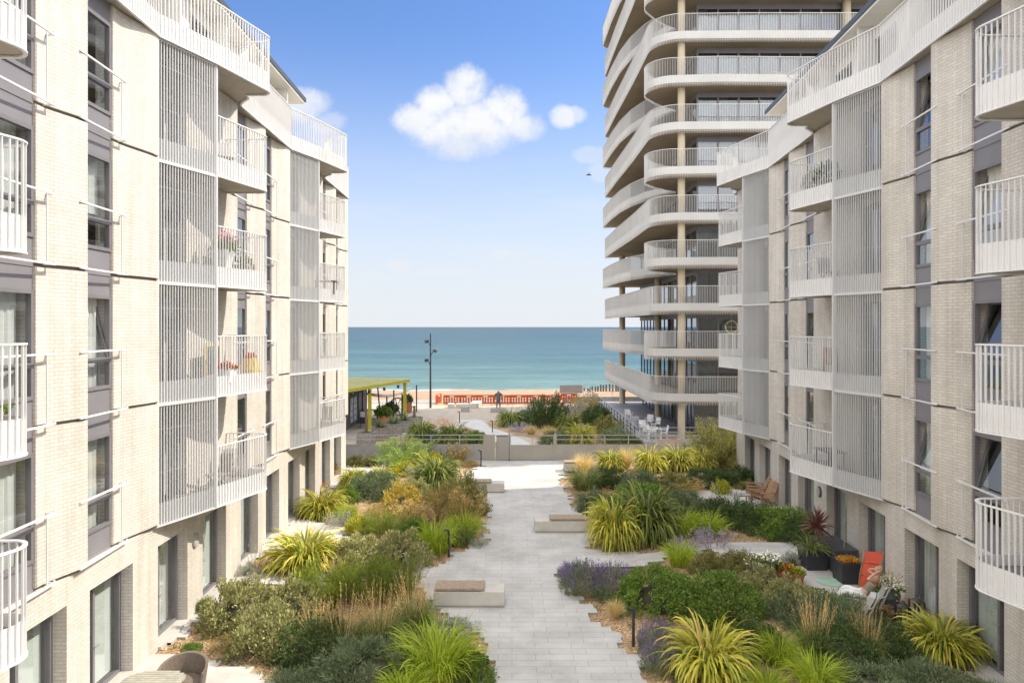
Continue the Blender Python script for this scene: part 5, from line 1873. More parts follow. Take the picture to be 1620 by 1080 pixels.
def barrier_proto():
    t = thing('road_barrier', 'x', 'barrier', (0, 0, 0))
    m = MB()
    L, H, d = 1.72, 1.02, 0.045
    m.box(-L / 2, L / 2, -d, d, H - 0.26, H)
    m.box(-L / 2, L / 2, -d * 0.8, d * 0.8, 0.30, 0.36)
    m.box(-L / 2, L / 2, -d, d, 0.10, 0.24)
    m.box(-L / 2, L / 2, -d * 0.8, d * 0.8, 0.50, 0.58)
    for i in range(7):
        x = -L / 2 + 0.05 + i * (L - 0.1) / 6
        m.box(x - 0.075, x + 0.075, -d * 0.9, d * 0.9, 0.241, H - 0.201)
    m.build('frame', M['orange'], t)
    r = MB(); r.box(-0.22, 0.22, -d - 0.006, -d, H - 0.19, H - 0.10); r.build('reflector', M['white'], t)
    for x in (-0.6, 0.6):
        f = MB(); f.box(x - 0.06, x + 0.06, -0.24, 0.24, 0.0, 0.10); f.build('foot', M['yellow'], t)
    return t


b0 = barrier_proto()
GRP = 'orange plastic barriers along the promenade'
first = True
bl = []
for i in range(7):
    bl.append((P(702 + i * 26.5 + 13, 69.2), 69.2 + 0.1 * ((i * 7) % 3 - 1), 0.03 * ((i * 5) % 3 - 1)))
for i, (x, y, r_) in enumerate(bl):
    lb = 'orange plastic barrier in the row along the promenade'
    o = dup(b0, (x, y, 0.0), r_, lb, GRP) if i else b0
    if i == 0:
        b0.location = (x, y, 0); b0['label'] = lb; b0['group'] = GRP
dup(b0, (P(900, 70.6), 70.6, 0.0), 0.1, 'orange barrier standing apart at the right end, below the mesh fencing', GRP)
dup(b0, (P(694, 70.0), 70.0, 0.0), 1.35, 'orange barrier turned end on at the left end of the row', GRP)


def cone_proto():
    t = thing('traffic_cone', 'x', 'traffic cone', (0, 0, 0))
    m = MB(); m.box(-0.2, 0.2, -0.2, 0.2, 0, 0.05); m.lathe(0, 0, [(0.15, 0.05), (0.105, 0.27)], 14); m.lathe(0, 0, [(0.073, 0.45), (0.03, 0.72)], 14)
    m.build('body', M['orange'], t)
    m = MB(); m.lathe(0, 0, [(0.107, 0.27), (0.075, 0.45)], 14); m.build('white_sleeve', M['white'], t)
    return t


c0 = cone_proto()
for i, (px, py, s_, lb) in enumerate(((734, 637, 1.0, 'traffic cone in front of the second barrier'), (765, 637, 0.9, 'traffic cone in front of the third barrier'),
                                  (884, 637, 1.6, 'large traffic cone at the right end of the barriers'), (889, 642, 1.3, 'traffic cone standing nearest the tower path'), (706, 637, 0.8, 'small traffic cone at the left end of the barriers'))):
    Y = F * EYE / (py - 517)
    if i == 0:
        c0.location = (P(px, Y), Y, 0.0); c0['label'] = lb; c0['group'] = 'traffic cones by the barriers'
    else:
        dup(c0, (P(px, Y), Y, 0.0), 0.3 * i, lb, 'traffic cones by the barriers', (s_, s_, s_))


def skin_body(name, mat, joints, edges, parent=None, root=0, sub=2):
    me = bpy.data.meshes.new(name)
    o0 = ORI.get(parent.name, (0, 0, 0)) if parent else (0, 0, 0)
    me.from_pydata([(j[0] - o0[0], j[1] - o0[1], j[2] - o0[2]) for j in joints], edges, [])
    me.materials.append(mat)
    ob = bpy.data.objects.new(name, me); COL.objects.link(ob)
    if parent:
        ob.parent = parent
    sk = ob.modifiers.new('skin', 'SKIN'); sk.use_smooth_shade = True
    for i, j in enumerate(joints):
        v = me.skin_vertices[0].data[i]
        r = j[3]
        v.radius = r if isinstance(r, tuple) else (r, r)
        v.use_root = (i == root)
    ss = ob.modifiers.new('sub', 'SUBSURF'); ss.levels = sub; ss.render_levels = sub
    return ob


def statue():
    Y = 63.6; x = P(788.5, Y)
    t = thing('statue', 'dark bronze standing figure on a low grey plinth by the promenade', 'statue', (x, Y, 0))
    m = MB(); m.box(x - 0.72, x + 0.72, Y - 0.55, Y + 0.55, 0, 0.36); m.build('plinth', M['concrete_grey'], t)
    z = 0.36; h = 1.72
    J = [(x, Y, z + 0.80, (0.19, 0.14)), (x, Y, z + 1.05, (0.24, 0.17)), (x, Y, z + 1.3, (0.25, 0.17)), (x, Y + 0.02, z + 1.45, (0.1, 0.09)), (x, Y, z + 1.6, 0.11),
         (x - 0.13, Y, z + 0.45, 0.085), (x - 0.15, Y, z + 0.03, 0.055), (x - 0.15, Y - 0.14, z + 0.02, 0.045), (x + 0.13, Y, z + 0.45, 0.085), (x + 0.15, Y, z + 0.03, 0.055), (x + 0.15, Y - 0.14, z + 0.02, 0.045),
         (x - 0.30, Y, z + 1.28, 0.08), (x - 0.36, Y, z + 1.0, 0.065), (x - 0.26, Y + 0.05, z + 0.78, 0.05), (x + 0.30, Y, z + 1.28, 0.08), (x + 0.36, Y, z + 1.0, 0.065), (x + 0.26, Y + 0.05, z + 0.78, 0.05)]
    E = [(0, 1), (1, 2), (2, 3), (3, 4), (0, 5), (5, 6), (6, 7), (0, 8), (8, 9), (9, 10), (2, 11), (11, 12), (12, 13), (2, 14), (14, 15), (15, 16)]
    skin_body('figure', M['bronze'], J, E, t)


statue()


def slab_seat(name, pts, z1, label, m):
    mb = MB(); mb.prism(pts, 0.0, z1)
    o = mb.build(name, m)
    bv = o.modifiers.new('bevel', 'BEVEL'); bv.width = 0.03; bv.segments = 2
    tag(o, label, 'stone seat', 'pale stone seats on the plaza')


def q4(px0, px1, py, dep, sh=0.0):
    Y = F * EYE / (py - 517)
    return [(P(px0, Y), Y), (P(px1, Y), Y), (P(px1, Y) + sh, Y + dep), (P(px0, Y) + sh, Y + dep)]


slab_seat('stone_seat', q4(708, 718, 645.5, 0.9), 0.42, 'small pale stone cube seat left of the long stone seat', M['concrete'])
slab_seat('stone_seat', q4(721, 741, 645.0, 0.7), 0.40, 'low stone seat behind the angled white one', M['concrete'])
slab_seat('stone_seat', q4(741, 755, 645.8, 3.2, 0.4), 0.45, 'white angled stone seat running towards the sea', M['concrete'])
slab_seat('stone_seat', q4(729, 741, 651.5, 1.1), 0.48, 'grey stone seat at the shadow edge on the plaza', M['concrete_grey'])
# curved pale bench by the statue
mb = MB()
Y = 61.5
pts = [(P(800, Y) + 1.9 * i / 12, Y) for i in range(13)]
for i in range(12):
    za = 0.55 - 0.30 * math.sin(math.pi * i / 12); zb = 0.55 - 0.30 * math.sin(math.pi * (i + 1) / 12)
    a, b = pts[i], pts[i + 1]
    mb.hexa([(a[0], Y, za - 0.1), (b[0], Y, zb - 0.1), (b[0], Y + 0.7, zb - 0.1), (a[0], Y + 0.7, za - 0.1), (a[0], Y, za), (b[0], Y, zb), (b[0], Y + 0.7, zb), (a[0], Y + 0.7, za)])
mb.box(pts[2][0], pts[2][0] + 0.12, Y + 0.1, Y + 0.6, 0, 0.36); mb.box(pts[10][0] - 0.12, pts[10][0], Y + 0.1, Y + 0.6, 0, 0.36)
tag(mb.build('curved_seat', M['concrete']), 'pale curved seat like a shallow hammock right of the statue', 'seat')

# groyne posts on the beach
posts = [919, 924, 930, 933.5, 937, 942, 946, 950.5, 954.5, 959, 964.5, 969.5, 974.5, 978, 989, 995]
for i, px in enumerate(posts):
    Y = 101.0 - 0.15 * i
    zb = -1.9
    h = 0.5 + 0.16 * min(i, 9) + (0.25 if i % 3 == 1 else 0)
    m = MB(); x = P(px, Y)
    m.box(x - 0.12, x + 0.12, Y - 0.12, Y + 0.12, zb - 0.6, zb + 0.35 + h * 0.55)
    o = m.build('groyne_post', M['groyne'])
    bv = o.modifiers.new('bevel', 'BEVEL'); bv.width = 0.04; bv.segments = 1
    tag(o, 'squat dark timber groyne post in the row at the waterline', 'post', 'timber groyne posts at the waterline')

# temporary mesh fence panels
for i, (p0, p1) in enumerate(((881, 923), (926, 968), (970, 1012))):
    Y = 72.2
    x0, x1 = P(p0, Y), P(p1, Y)
    t = thing('mesh_fence', ['left mesh fence panel on the promenade, beside the cones', 'middle mesh fence panel on the promenade', 'right mesh fence panel behind the far tower column'][i], 'mesh fence', ((x0 + x1) / 2, Y, 0), 'temporary mesh fence panels')
    m = MB()
    pts = [(x0, Y, 0.05), (x0, Y, 1.95), (x0 + 0.1, Y, 2.05), (x1 - 0.1, Y, 2.05), (x1, Y, 1.95), (x1, Y, 0.05)]
    m.tube(pts, 0.02, 6); m.tube([(x0, Y, 0.2), (x1, Y, 0.2)], 0.012, 5)
    m.build('frame', M['grey_rail'], t)
    w_ = MB()
    x = x0 + 0.1
    while x < x1:
        w_.beam((x, Y, 0.2), (x, Y, 2.04), 0.005, 0.005); x += 0.16
    w_.build('wire_mesh', M['grey_rail'], t)
    if i == 0:
        s_ = MB(); s_.box(x0 + 0.3, x1 - 0.1, Y - 0.04, Y - 0.02, 0.9, 1.75); s_.build('grey_sheet', M['asphalt'], t)
# low sea wall by the tower
mb = MB(); mb.box(P(893, 71.6), 14, 71.2, 71.6, 0.0, 0.55); mb.box(P(893, 71.6) - 0.02, 14.02, 71.17, 71.63, 0.551, 0.63)
tag(mb.build('low_wall', M['concrete_grey']), 'low grey-brown wall between the tower terrace and the beach', 'wall')


def terrace_railing():
    X = 8.22
    t = thing('terrace_railing', 'grey steel railing with dark posts on the wall edging the tower terrace', 'railing', (X, 58, 0))
    m = MB(); m.box(X - 0.12, X + 0.02, 45.5, 74, -0.1, 0.42); m.box(X - 0.12, 14.0, 44.45, 44.598, -0.1, 0.42); m.build('upstand_wall', M['concrete_grey'], t)
    y = 45.5
    while y < 74.1:
        p = MB(); p.box(X - 0.07, X - 0.02, y - 0.03, y + 0.03, 0.42, 1.33); p.build('post', M['black'], t)
        y += 1.5
    for z in (1.35, 1.05, 0.78):
        p = MB(); p.box(X - 0.075, X - 0.015, 44.5, 74, z - 0.02, z + 0.02); p.build('rail', M['grey_rail'], t)
        p = MB(); p.box(X + 0.0, 12.6, 44.49, 44.54, z - 0.02, z + 0.02); p.build('rail', M['grey_rail'], t)
    for x in (8.5, 9.6, 10.9, 12.2):
        p = MB(); p.box(x - 0.03, x + 0.03, 44.55, 44.6, 0.42, 1.33); p.build('post', M['grey_rail'], t)


terrace_railing()


def chair_proto():
    t = thing('terrace_chair', 'x', 'chair', (0, 0, 0))
    m = MB(); m.box(-0.25, 0.25, -0.24, 0.24, 0.43, 0.47); m.build('seat', M['white'], t)
    m = MB()
    m.hexa([(-0.25, 0.22, 0.45), (0.25, 0.22, 0.45), (0.25, 0.26, 0.45), (-0.25, 0.26, 0.45), (-0.24, 0.34, 0.92), (0.24, 0.34, 0.92), (0.24, 0.37, 0.92), (-0.24, 0.37, 0.92)])
    m.build('backrest', M['white'], t)
    for x in (-0.22, 0.22):
        for y in (-0.2, 0.22):
            l = MB(); l.beam((x, y, 0.43), (x * 1.1, y * 1.12, 0.0), 0.045, 0.045); l.build('leg', M['white'], t)
        a = MB(); a.beam((x * 1.12, -0.2, 0.66), (x * 1.12, 0.28, 0.68), 0.05, 0.03); a.beam((x * 1.12, -0.2, 0.44), (x * 1.12, -0.2, 0.66), 0.035, 0.035); a.build('armrest', M['white'], t)
    return t


ch = chair_proto()
cg = 'white chairs on the tower terrace'
CH = [(995, 664, 2.6, 'white terrace chair farthest from the fence, by the railing'), (1006, 673, 1.4, 'white terrace chair beside the farthest one, seen from its side'),
      (1019, 685, 0.2, 'white terrace chair left of the white table with its back to the railing'), (1027, 675, -0.5, 'white terrace chair behind the white table'),
      (1037, 680, -1.0, 'white terrace chair right behind the white table'), (1031, 694, 3.2, 'white terrace chair in front of the white table, nearest the fence'),
      (1049, 694, -1.6, 'white terrace chair at the right of the white table facing left'), (1022, 692, 2.9, 'white terrace chair left front of the white table')]
for i, (px, py, r_, lb) in enumerate(CH):
    Y = F * (EYE - 0.22) / (py - 517)
    if i == 0:
        ch.location = (P(px, Y), Y, 0.222); ch.rotation_euler = (0, 0, r_); ch['label'] = lb; ch['group'] = cg
    else:
        dup(ch, (P(px, Y), Y, 0.222), r_, lb, cg)


def table(name, x, y, z, w, d, h, mtop, mleg, label, cat='table'):
    t = thing(name, label, cat, (x, y, z))
    m = MB(); m.box(x - w / 2, x + w / 2, y - d / 2, y + d / 2, z + h - 0.04, z + h); m.build('table_top', mtop, t)
    for sx in (-1, 1):
        for sy in (-1, 1):
            l = MB(); cx, cy = x + sx * (w / 2 - 0.05), y + sy * (d / 2 - 0.05)
            l.box(cx - 0.025, cx + 0.025, cy - 0.025, cy + 0.025, z, z + h - 0.041); l.build('leg', mleg, t)


Y = 47.0
table('terrace_table', P(1034, Y), Y, 0.222, 0.95, 0.95, 0.74, M['white'], M['white'], 'square white table among the white terrace chairs')
Y = 51.5
table('terrace_table', P(1003, Y), Y, 0.222, 0.8, 0.8, 0.74, M['grey_rail'], M['grey_rail'], 'grey table beside the two farthest white terrace chairs')

# shade sail, its poles and things in the pavilion garden
for i, (px, py, top, lb) in enumerate(((659, 651, 609, 'dark pole holding the seaward end of the shade sail'), (623, 672, 617, 'dark pole at the middle of the shade sail'),
                                       (602, 662, 611, 'leaning pole at the landward end of the shade sail'), (612, 664, 627, 'short dark pole between sail poles'), (636, 660, 622, 'short dark pole right of the middle sail pole'))):
    Y = F * EYE / (py - 517)
    m = MB(); x = P(px, Y)
    m.tube([(x, Y, 0), (x - (0.25 if i == 2 else 0), Y, Zp(top, Y))], 0.06, 8)
    tag(m.build('sail_pole', M['black'] if i != 2 else M['stem']), lb, 'pole')
mb = MB()
a, b_ = Vector((P(578, 58.5), 58.5, Zp(624, 58.5))), Vector((P(657, 63.5), 63.5, Zp(612, 63.5)))
pr = None
for i in range(15):
    t_ = i / 14
    p = a.lerp(b_, t_); p.z -= 0.55 * math.sin(math.pi * t_)
    wd = 0.25 + 1.1 * math.sin(math.pi * t_)
    q = (Vector((p.x, p.y, p.z)), Vector((p.x + 0.1, p.y + wd, p.z + 0.12)))
    if pr:
        mb.hexa([pr[0], q[0], q[1], pr[1], pr[0] + Vector((0, 0, 0.03)), q[0] + Vector((0, 0, 0.03)), q[1] + Vector((0, 0, 0.03)), pr[1] + Vector((0, 0, 0.03))])
    pr = q
tag(mb.build('shade_sail', M['old_oak']), 'brown shade sail sagging between poles beside the pavilion', 'shade sail')


def pot(name, label, cat, x, y, z, prof, mat, leaves, group=None, square=False):
    """a pot with what grows in it: leaves = [(material key, count, spread, z0, height, leaf size)]"""
    t = thing(name, label, cat, (x, y, z), group)
    m = MB()
    if square:
        w0, w1, h = prof
        m.hexa([(x - w0, y - w0, z), (x + w0, y - w0, z), (x + w0, y + w0, z), (x - w0, y + w0, z), (x - w1, y - w1, z + h), (x + w1, y - w1, z + h), (x + w1, y + w1, z + h), (x - w1, y + w1, z + h)])
    else:
        m.lathe(x, y, [(r_, z + zz) for r_, zz in prof], 18)
    m.build('pot', mat, t)
    rs = np.random.default_rng(int(abs(x * 131 + y * 17 + z * 7)) + 5)
    for key, n, sp, z0, h, sz in leaves:
        d = rs.normal(0, 1, (n, 3)); d /= np.linalg.norm(d, axis=1)[:, None]; d[:, 2] = np.abs(d[:, 2])
        C = d * np.array([sp, sp, h]) * rs.uniform(0.35, 1.0, (n, 1)) ** 0.6 + np.array([0, 0, z0])
        V, Q = g_leaves(rs, C, d + np.array([0, 0, 0.4]), (sz * 0.7, sz * 1.3), 0.5, 0.7)
        o = bpy.data.objects.new('flower' if key in ('white', 'pink', 'redp', 'orangep', 'yellow') else 'foliage', np_mesh('potted_growth', V, Q, [LM[key]]))
        COL.objects.link(o); o.parent = t
    return t


Y = 55.0
pot('barrel_planter', 'rusty brown barrel planter with spiky green plant beside the near lime post', 'planter', P(606, Y), Y, 0, [(0.5, 0), (0.58, 0.4), (0.52, 0.8)], M['terracotta'], [('green', 500, 0.6, 0.75, 0.7, 0.3)])
Y = 57.6
pot('barrel_planter', 'brown barrel planter with dark plant behind the spiky one', 'planter', P(618, Y), Y, 0, [(0.45, 0), (0.5, 0.4), (0.46, 0.75)], M['terracotta'], [('dark', 500, 0.6, 0.7, 0.8, 0.25)])
Y = 63.0
pot('barrel_planter', 'orange-brown barrel planter with a dark shrub at the far lime post', 'planter', P(644, Y), Y, 0, [(0.42, 0), (0.48, 0.5), (0.42, 1.0)], M['terracotta'], [('dark', 400, 0.5, 1.0, 0.6, 0.25)])
# big old cart wheel
Y = 61.0
t = thing('cart_wheel', 'big dark spoked wheel leaning behind the far lime post', 'wheel', (P(629, Y), Y, 0))
m = MB(); cx = P(629, Y); m.tube([(cx + 0.75 * math.cos(i * math.pi / 12), Y + 0.1 * math.sin(i * math.pi / 12), 0.8 + 0.75 * math.sin(i * math.pi / 12)) for i in range(25)], 0.06, 6); m.build('rim', M['black'], t)
m = MB()
for i in range(5):
    c, s_ = math.cos(i * math.pi / 5), math.sin(i * math.pi / 5)
    m.beam((cx - 0.72 * c, Y - 0.09 * s_, 0.8 - 0.72 * s_), (cx + 0.72 * c, Y + 0.09 * s_, 0.8 + 0.72 * s_), 0.05, 0.05)
m.build('spokes', M['black'], t)
Y = 59.0
table('picnic_table', P(588, Y), Y, 0, 1.7, 0.9, 0.76, M['old_oak'], M['black'], 'grey wooden table in the pavilion garden behind the near lime post')
Y = 53.4
t = thing('sign_board', 'small upright sign board by the pavilion wall', 'sign', (P(575, Y), Y, 0))
m = MB(); m.box(P(575, Y) - 0.3, P(575, Y) + 0.3, Y - 0.03, Y + 0.03, 0.35, 1.35); m.build('board', M['black'], t)
m = MB(); m.box(P(575, Y) - 0.24, P(575, Y) + 0.24, Y - 0.04, Y - 0.031, 0.85, 1.28); m.build('notice', M['poster'], t)
m = MB(); m.box(P(575, Y) - 0.28, P(575, Y) - 0.22, Y - 0.02, Y + 0.02, 0, 0.35); m.box(P(575, Y) + 0.22, P(575, Y) + 0.28, Y - 0.02, Y + 0.02, 0, 0.35); m.build('legs', M['black'], t)

# ------------------------------------------------------------------ right patio with the sun chairs
def armchair(x, y, z, rz, label):
    """outdoor armchair; faces local -X, back leaning to +X"""
    t = thing('garden_armchair', label, 'chair', (0, 0, 0), 'pale grey armchairs on the right patio')
    def build(nm, mat, fn):
        m = MB(); fn(m); return m.build(nm, mat, t)
    build('seat', M['cushion'], lambda m: m.hexa([(-0.34, -0.3, 0.30), (0.28, -0.3, 0.26), (0.28, 0.3, 0.26), (-0.34, 0.3, 0.30), (-0.34, -0.3, 0.42), (0.28, -0.3, 0.38), (0.28, 0.3, 0.38), (-0.34, 0.3, 0.42)]))
    build('backrest', M['offwhite'], lambda m: m.hexa([(0.28, -0.33, 0.22), (0.33, -0.33, 0.22), (0.33, 0.33, 0.22), (0.28, 0.33, 0.22), (0.60, -0.31, 0.98), (0.65, -0.31, 0.98), (0.65, 0.31, 0.98), (0.60, 0.31, 0.98)]))
    build('back_cushion', M['cushion'], lambda m: m.hexa([(0.14, -0.28, 0.40), (0.28, -0.28, 0.38), (0.28, 0.28, 0.38), (0.14, 0.28, 0.40), (0.42, -0.26, 0.98), (0.57, -0.26, 0.98), (0.57, 0.26, 0.98), (0.42, 0.26, 0.98)]))
    for s in (-1, 1):
        yy = s * 0.36
        build('armrest', M['offwhite'], lambda m: m.tube([(-0.36, yy, 0.0), (-0.38, yy, 0.3), (-0.34, yy, 0.56), (-0.2, yy, 0.62), (0.3, yy, 0.62), (0.5, yy, 0.72)], 0.022, 7))
        build('leg', M['offwhite'], lambda m: m.tube([(0.36, yy, 0.0), (0.36, yy * 0.97, 0.3), (0.62, yy * 0.9, 0.98)], 0.022, 7))
    t.location = (x, y, z); t.rotation_euler = (0, 0, rz); t.scale = (0.86, 0.86, 0.86)
    return t


zp = 0.34
armchair(8.70, 17.35, zp, -0.55, 'pale grey armchair nearest the hedge on the right patio')
armchair(9.38, 18.05, zp, -0.50, 'pale grey armchair with the sunbathing person, beside the barrel planter')


def person():
    bx, by, bz = 9.27, 18.12, zp - 0.03
    t = thing('person', 'person lounging in pale trousers with bare arms raised behind the head', 'person', (bx, by, bz))
    t.rotation_euler = (0, 0, -0.50)
    def p(x, y, z, r):
        return (bx + x, by + y, bz + z, r)
    J = [p(0.06, 0, 0.50, (0.15, 0.12)), p(0.20, 0, 0.70, (0.14, 0.11)), p(0.33, 0, 0.93, (0.15, 0.105)), p(0.38, 0, 1.05, 0.055),
         p(0.34, 0.20, 0.98, 0.06), p(0.16, 0.40, 1.06, 0.045), p(0.36, 0.16, 1.18, 0.034), p(0.43, 0.09, 1.21, 0.03),
         p(0.34, -0.20, 0.98, 0.06), p(0.16, -0.40, 1.06, 0.045), p(0.36, -0.16, 1.18, 0.034), p(0.43, -0.09, 1.21, 0.03),
         p(0.0, 0.10, 0.49, 0.095), p(-0.40, 0.13, 0.58, 0.07), p(-0.62, 0.12, 0.22, 0.05), p(-0.66, 0.12, 0.08, 0.04), p(-0.82, 0.13, 0.06, 0.035),
         p(0.0, -0.10, 0.49, 0.095), p(-0.38, -0.14, 0.57, 0.07), p(-0.66, -0.10, 0.24, 0.05), p(-0.72, -0.10, 0.06, 0.04), p(-0.88, -0.10, 0.06, 0.035)]
    E = [(0, 1), (1, 2), (2, 3), (2, 4), (4, 5), (5, 6), (6, 7), (2, 8), (8, 9), (9, 10), (10, 11), (0, 12), (12, 13), (13, 14), (14, 15), (15, 16), (0, 17), (17, 18), (18, 19), (19, 20), (20, 21)]
    # head, with face, and fingers woven behind it
    k = len(J)
    J += [p(0.395, 0, 1.13, (0.085, 0.078)), p(0.40, 0, 1.22, (0.108, 0.095)), p(0.41, 0, 1.31, (0.08, 0.07)), p(0.285, 0, 1.19, 0.017)]
    E += [(3, k), (k, k + 1), (k + 1, k + 2), (k + 1, k + 3)]
    for hand, sg in ((7, -1), (11, 1)):
        for f in range(5):
            i = len(J)
            J.append(p(0.485, sg * (-0.05), 1.175 + f * 0.019, 0.0085)); J.append(p(0.505, sg * (0.005 + 0.006 * f), 1.18 + f * 0.019, 0.007))
            E += [(hand, i), (i, i + 1)]
    skin_body('body', M['skin'], J, E, t)
    # trousers and top as clothing over the body
    cl = [p(0.05, 0, 0.50, (0.165, 0.135)), p(0.0, 0.10, 0.49, 0.112), p(-0.40, 0.13, 0.585, 0.088), p(-0.60, 0.12, 0.24, 0.072), p(0.0, -0.10, 0.49, 0.112), p(-0.38, -0.14, 0.575, 0.088), p(-0.64, -0.10, 0.26, 0.072)]
    skin_body('trousers', M['cloth_white'], cl, [(0, 1), (1, 2), (2, 3), (0, 4), (4, 5), (5, 6)], t)
    tp = [p(0.08, 0, 0.53, (0.165, 0.135)), p(0.20, 0, 0.71, (0.16, 0.13)), p(0.31, 0, 0.90, (0.165, 0.125))]
    skin_body('top', plain('muted_olive_top', (0.24, 0.22, 0.16), 0.9), tp, [(0, 1), (1, 2)], t)
    hr = [p(0.435, 0, 1.17, (0.10, 0.085)), p(0.44, 0, 1.25, (0.122, 0.104)), p(0.425, 0, 1.335, (0.085, 0.072))]
    skin_body('hair', M['hair'], hr, [(0, 1), (1, 2)], t)
    # eyes and mouth as small marks on the face
    for nm, mat, sp in (('eyes', M['black'], [(0.312, 0.035, 1.222), (0.312, -0.035, 1.222)]), ('mouth', M['red'], [(0.318, 0.0, 1.145)])):
        m = MB()
        for a in sp:
            m.lathe(bx + a[0], by + a[1], [(0.004, bz + a[2] - 0.008), (0.012, bz + a[2]), (0.004, bz + a[2] + 0.008)], 8, 0, 1.0, 2.0 if nm == 'mouth' else 1.0)
        m.build(nm, mat, t)


person()
# cushion and white towel heap on a low stool in front
m = MB(); m.lathe(8.05, 18.0, [(0.12, zp), (0.18, zp + 0.08), (0.19, zp + 0.26), (0.12, zp + 0.34)], 16)
tag(m.build('pouffe', M['cloth_white'], None, True), 'round white pouffe at the feet of the lounging person', 'pouffe')
m = MB(); g_ = G(1312, 920); m.lathe(g_.x, g_.y, [(0.38, zp + 0.006), (0.38, zp + 0.016)], 28)
tag(m.build('round_mat', M['mint']), 'round mint green mat on the right patio slabs', 'mat')
# black square planter with the cordyline, and the strappy plant spilling from it
g_ = G(1294, 903)
t = pot('square_planter', 'black square planter on the right patio', 'planter', g_.x, g_.y + 0.35, zp, (0.30, 0.36, 0.58), M['black'], [], square=True)
rs = np.random.default_rng(5)
V1, Q1 = g_ribbons(rs, 120, 0.05, (0.5, 0.72), (0.03, 0.05), (-35, 88), (0, 40), 5)
V1 = V1 + 0
def raw(name, V, Q, mats, loc, label, cat, mi=None):
    o = bpy.data.objects.new(name, np_mesh(name, V, Q, mats, mi)); COL.objects.link(o); o.location = loc
    tag(o, label, cat); return o
def g_head(rs, n, L, W_, zc, elv=(-40, 88), dr=(0, 40)):
    V, Q = g_ribbons(rs, n, 0.03, L, W_, elv, dr, 5, base=np.tile([[0, 0, 2.0]], (n, 1)) + rs.normal(0, 0.02, (n, 3)))
    V[:, 2] += zc - 2.0
    return V, Q
V, Q = g_head(rs, 150, (0.5, 0.72), (0.03, 0.05), 0.95)
cord = raw('cordyline', V, Q, [LM['burgundy']], (g_.x + 0.18, g_.y + 0.45, zp + 0.32), 'burgundy cordyline palm with spiky head in the black square planter', 'plant')
m = MB(); m.tube([(0, 0, -0.1), (0.02, 0, 0.5), (0, 0, 0.97)], [0.045, 0.035, 0.05], 8); tr = m.build('trunk', M['timber']); tr.parent = cord
V, Q = g_ribbons(rs, 90, 0.12, (0.55, 0.95), (0.025, 0.04), (25, 85), (60, 150), 6)
V2, Q2 = V, Q
raw('strap_leaf_plant', V, Q, [LM['grass']], (g_.x - 0.12, g_.y + 0.25, zp + 0.56), 'green strap-leaf plant spilling over the black square planter', 'plant')
# storage chest and the black flower box
g_ = G(1360, 912)
t = thing('storage_chest', 'dark grey storage chest by the right patio doors', 'chest', (g_.x, g_.y, zp))
m = MB(); x0, y0 = 9.88, 21.0
m.box(x0, x0 + 0.75, y0, y0 + 1.5, zp, zp + 0.62); m.build('body', M['dark_grey'], t)
m = MB(); m.box(x0 - 0.02, x0 + 0.77, y0 - 0.02, y0 + 1.52, zp + 0.621, zp + 0.70); m.build('lid', M['dark_grey'], t)
pot('flower_box', 'tall black square planter with orange flowers beside the storage chest', 'planter', 10.0, 20.35, zp, (0.30, 0.33, 0.62), M['black'], [('orangep', 200, 0.28, 0.6, 0.1, 0.07), ('amber', 200, 0.28, 0.58, 0.12, 0.1)], square=True)
# red folded lounger
t = thing('folding_lounger', 'red folded sun lounger leaning by the right patio doors', 'lounger', (10.45, 19.7, zp))
rx, ry = 10.40, 19.6
def sl_panel(a, b, wd, mat, nm):
    m = MB(); m.beam(a, b, wd, 0.05, up=(1, 0.35, 0)); m.build(nm, mat, t)
B0, B1, B2, B3 = Vector((rx - 0.20, ry - 0.05, zp + 0.1)), Vector((rx - 0.14, ry, zp + 0.42)), Vector((rx - 0.03, ry + 0.08, zp + 0.74)), Vector((rx + 0.10, ry + 0.18, zp + 1.05))
for i, (a, b) in enumerate(((B0, B1), (B1, B2), (B2, B3))):
    m = MB()
    d = Vector((0.21, -0.07, 0)); n_ = Vector((-0.03, -0.05, 0.0)); a2 = a.lerp(b, 0.04); b2 = a.lerp(b, 0.96)
    m.hexa([a2 - d, a2 + d, a2 + d - n_, a2 - d - n_, b2 - d, b2 + d, b2 + d - n_, b2 - d - n_])
    m.build('fabric_panel', M['red'], t)
for s in (-1, 1):
    d = Vector((0.235, -0.078, 0)) * s
    m = MB(); m.tube([B0 + d - Vector((0, 0, 0.1)), B1 + d, B2 + d, B3 + d + Vector((0, 0, 0.05))], 0.018, 7); m.build('frame', M['teak'], t)
# half-barrel on a stand, lantern pair, pots
t = pot('barrel_planter', 'dark barrel planter with white flowers on a small stand by the wall', 'planter', 9.85, 17.9, zp + 0.36, [(0.26, 0), (0.31, 0.18), (0.27, 0.36)], M['dark_grey'], [('green', 300, 0.34, 0.34, 0.22, 0.1), ('white', 260, 0.36, 0.42, 0.22, 0.08), ('bronze', 160, 0.42, 0.4, 0.4, 0.07)])
t2 = thing('plant_stand', 'small black trestle stand under the barrel planter', 'stand', (9.85, 17.9, zp))
m = MB(); m.box(9.55, 10.15, 17.65, 18.15, zp + 0.31, zp + 0.355); m.build('shelf', M['timber'], t2)
for sx in (-1, 1):
    m = MB(); m.beam((9.85 + sx * 0.25, 17.7, zp + 0.31), (9.85 - sx * 0.1, 18.1, zp), 0.035, 0.035); m.build('leg', M['black'], t2)
g_ = G(1218, 915)
pot('flower_pot', 'tall grey pot with white flowers at the left end of the right patio', 'potted plant', g_.x, g_.y, gz(g_.x, g_.y), [(0.15, 0), (0.21, 0.48)], M['dark_grey'], [('green', 260, 0.36, 0.45, 0.25, 0.1), ('white', 150, 0.36, 0.55, 0.26, 0.08)])
g_ = G(1195, 912)
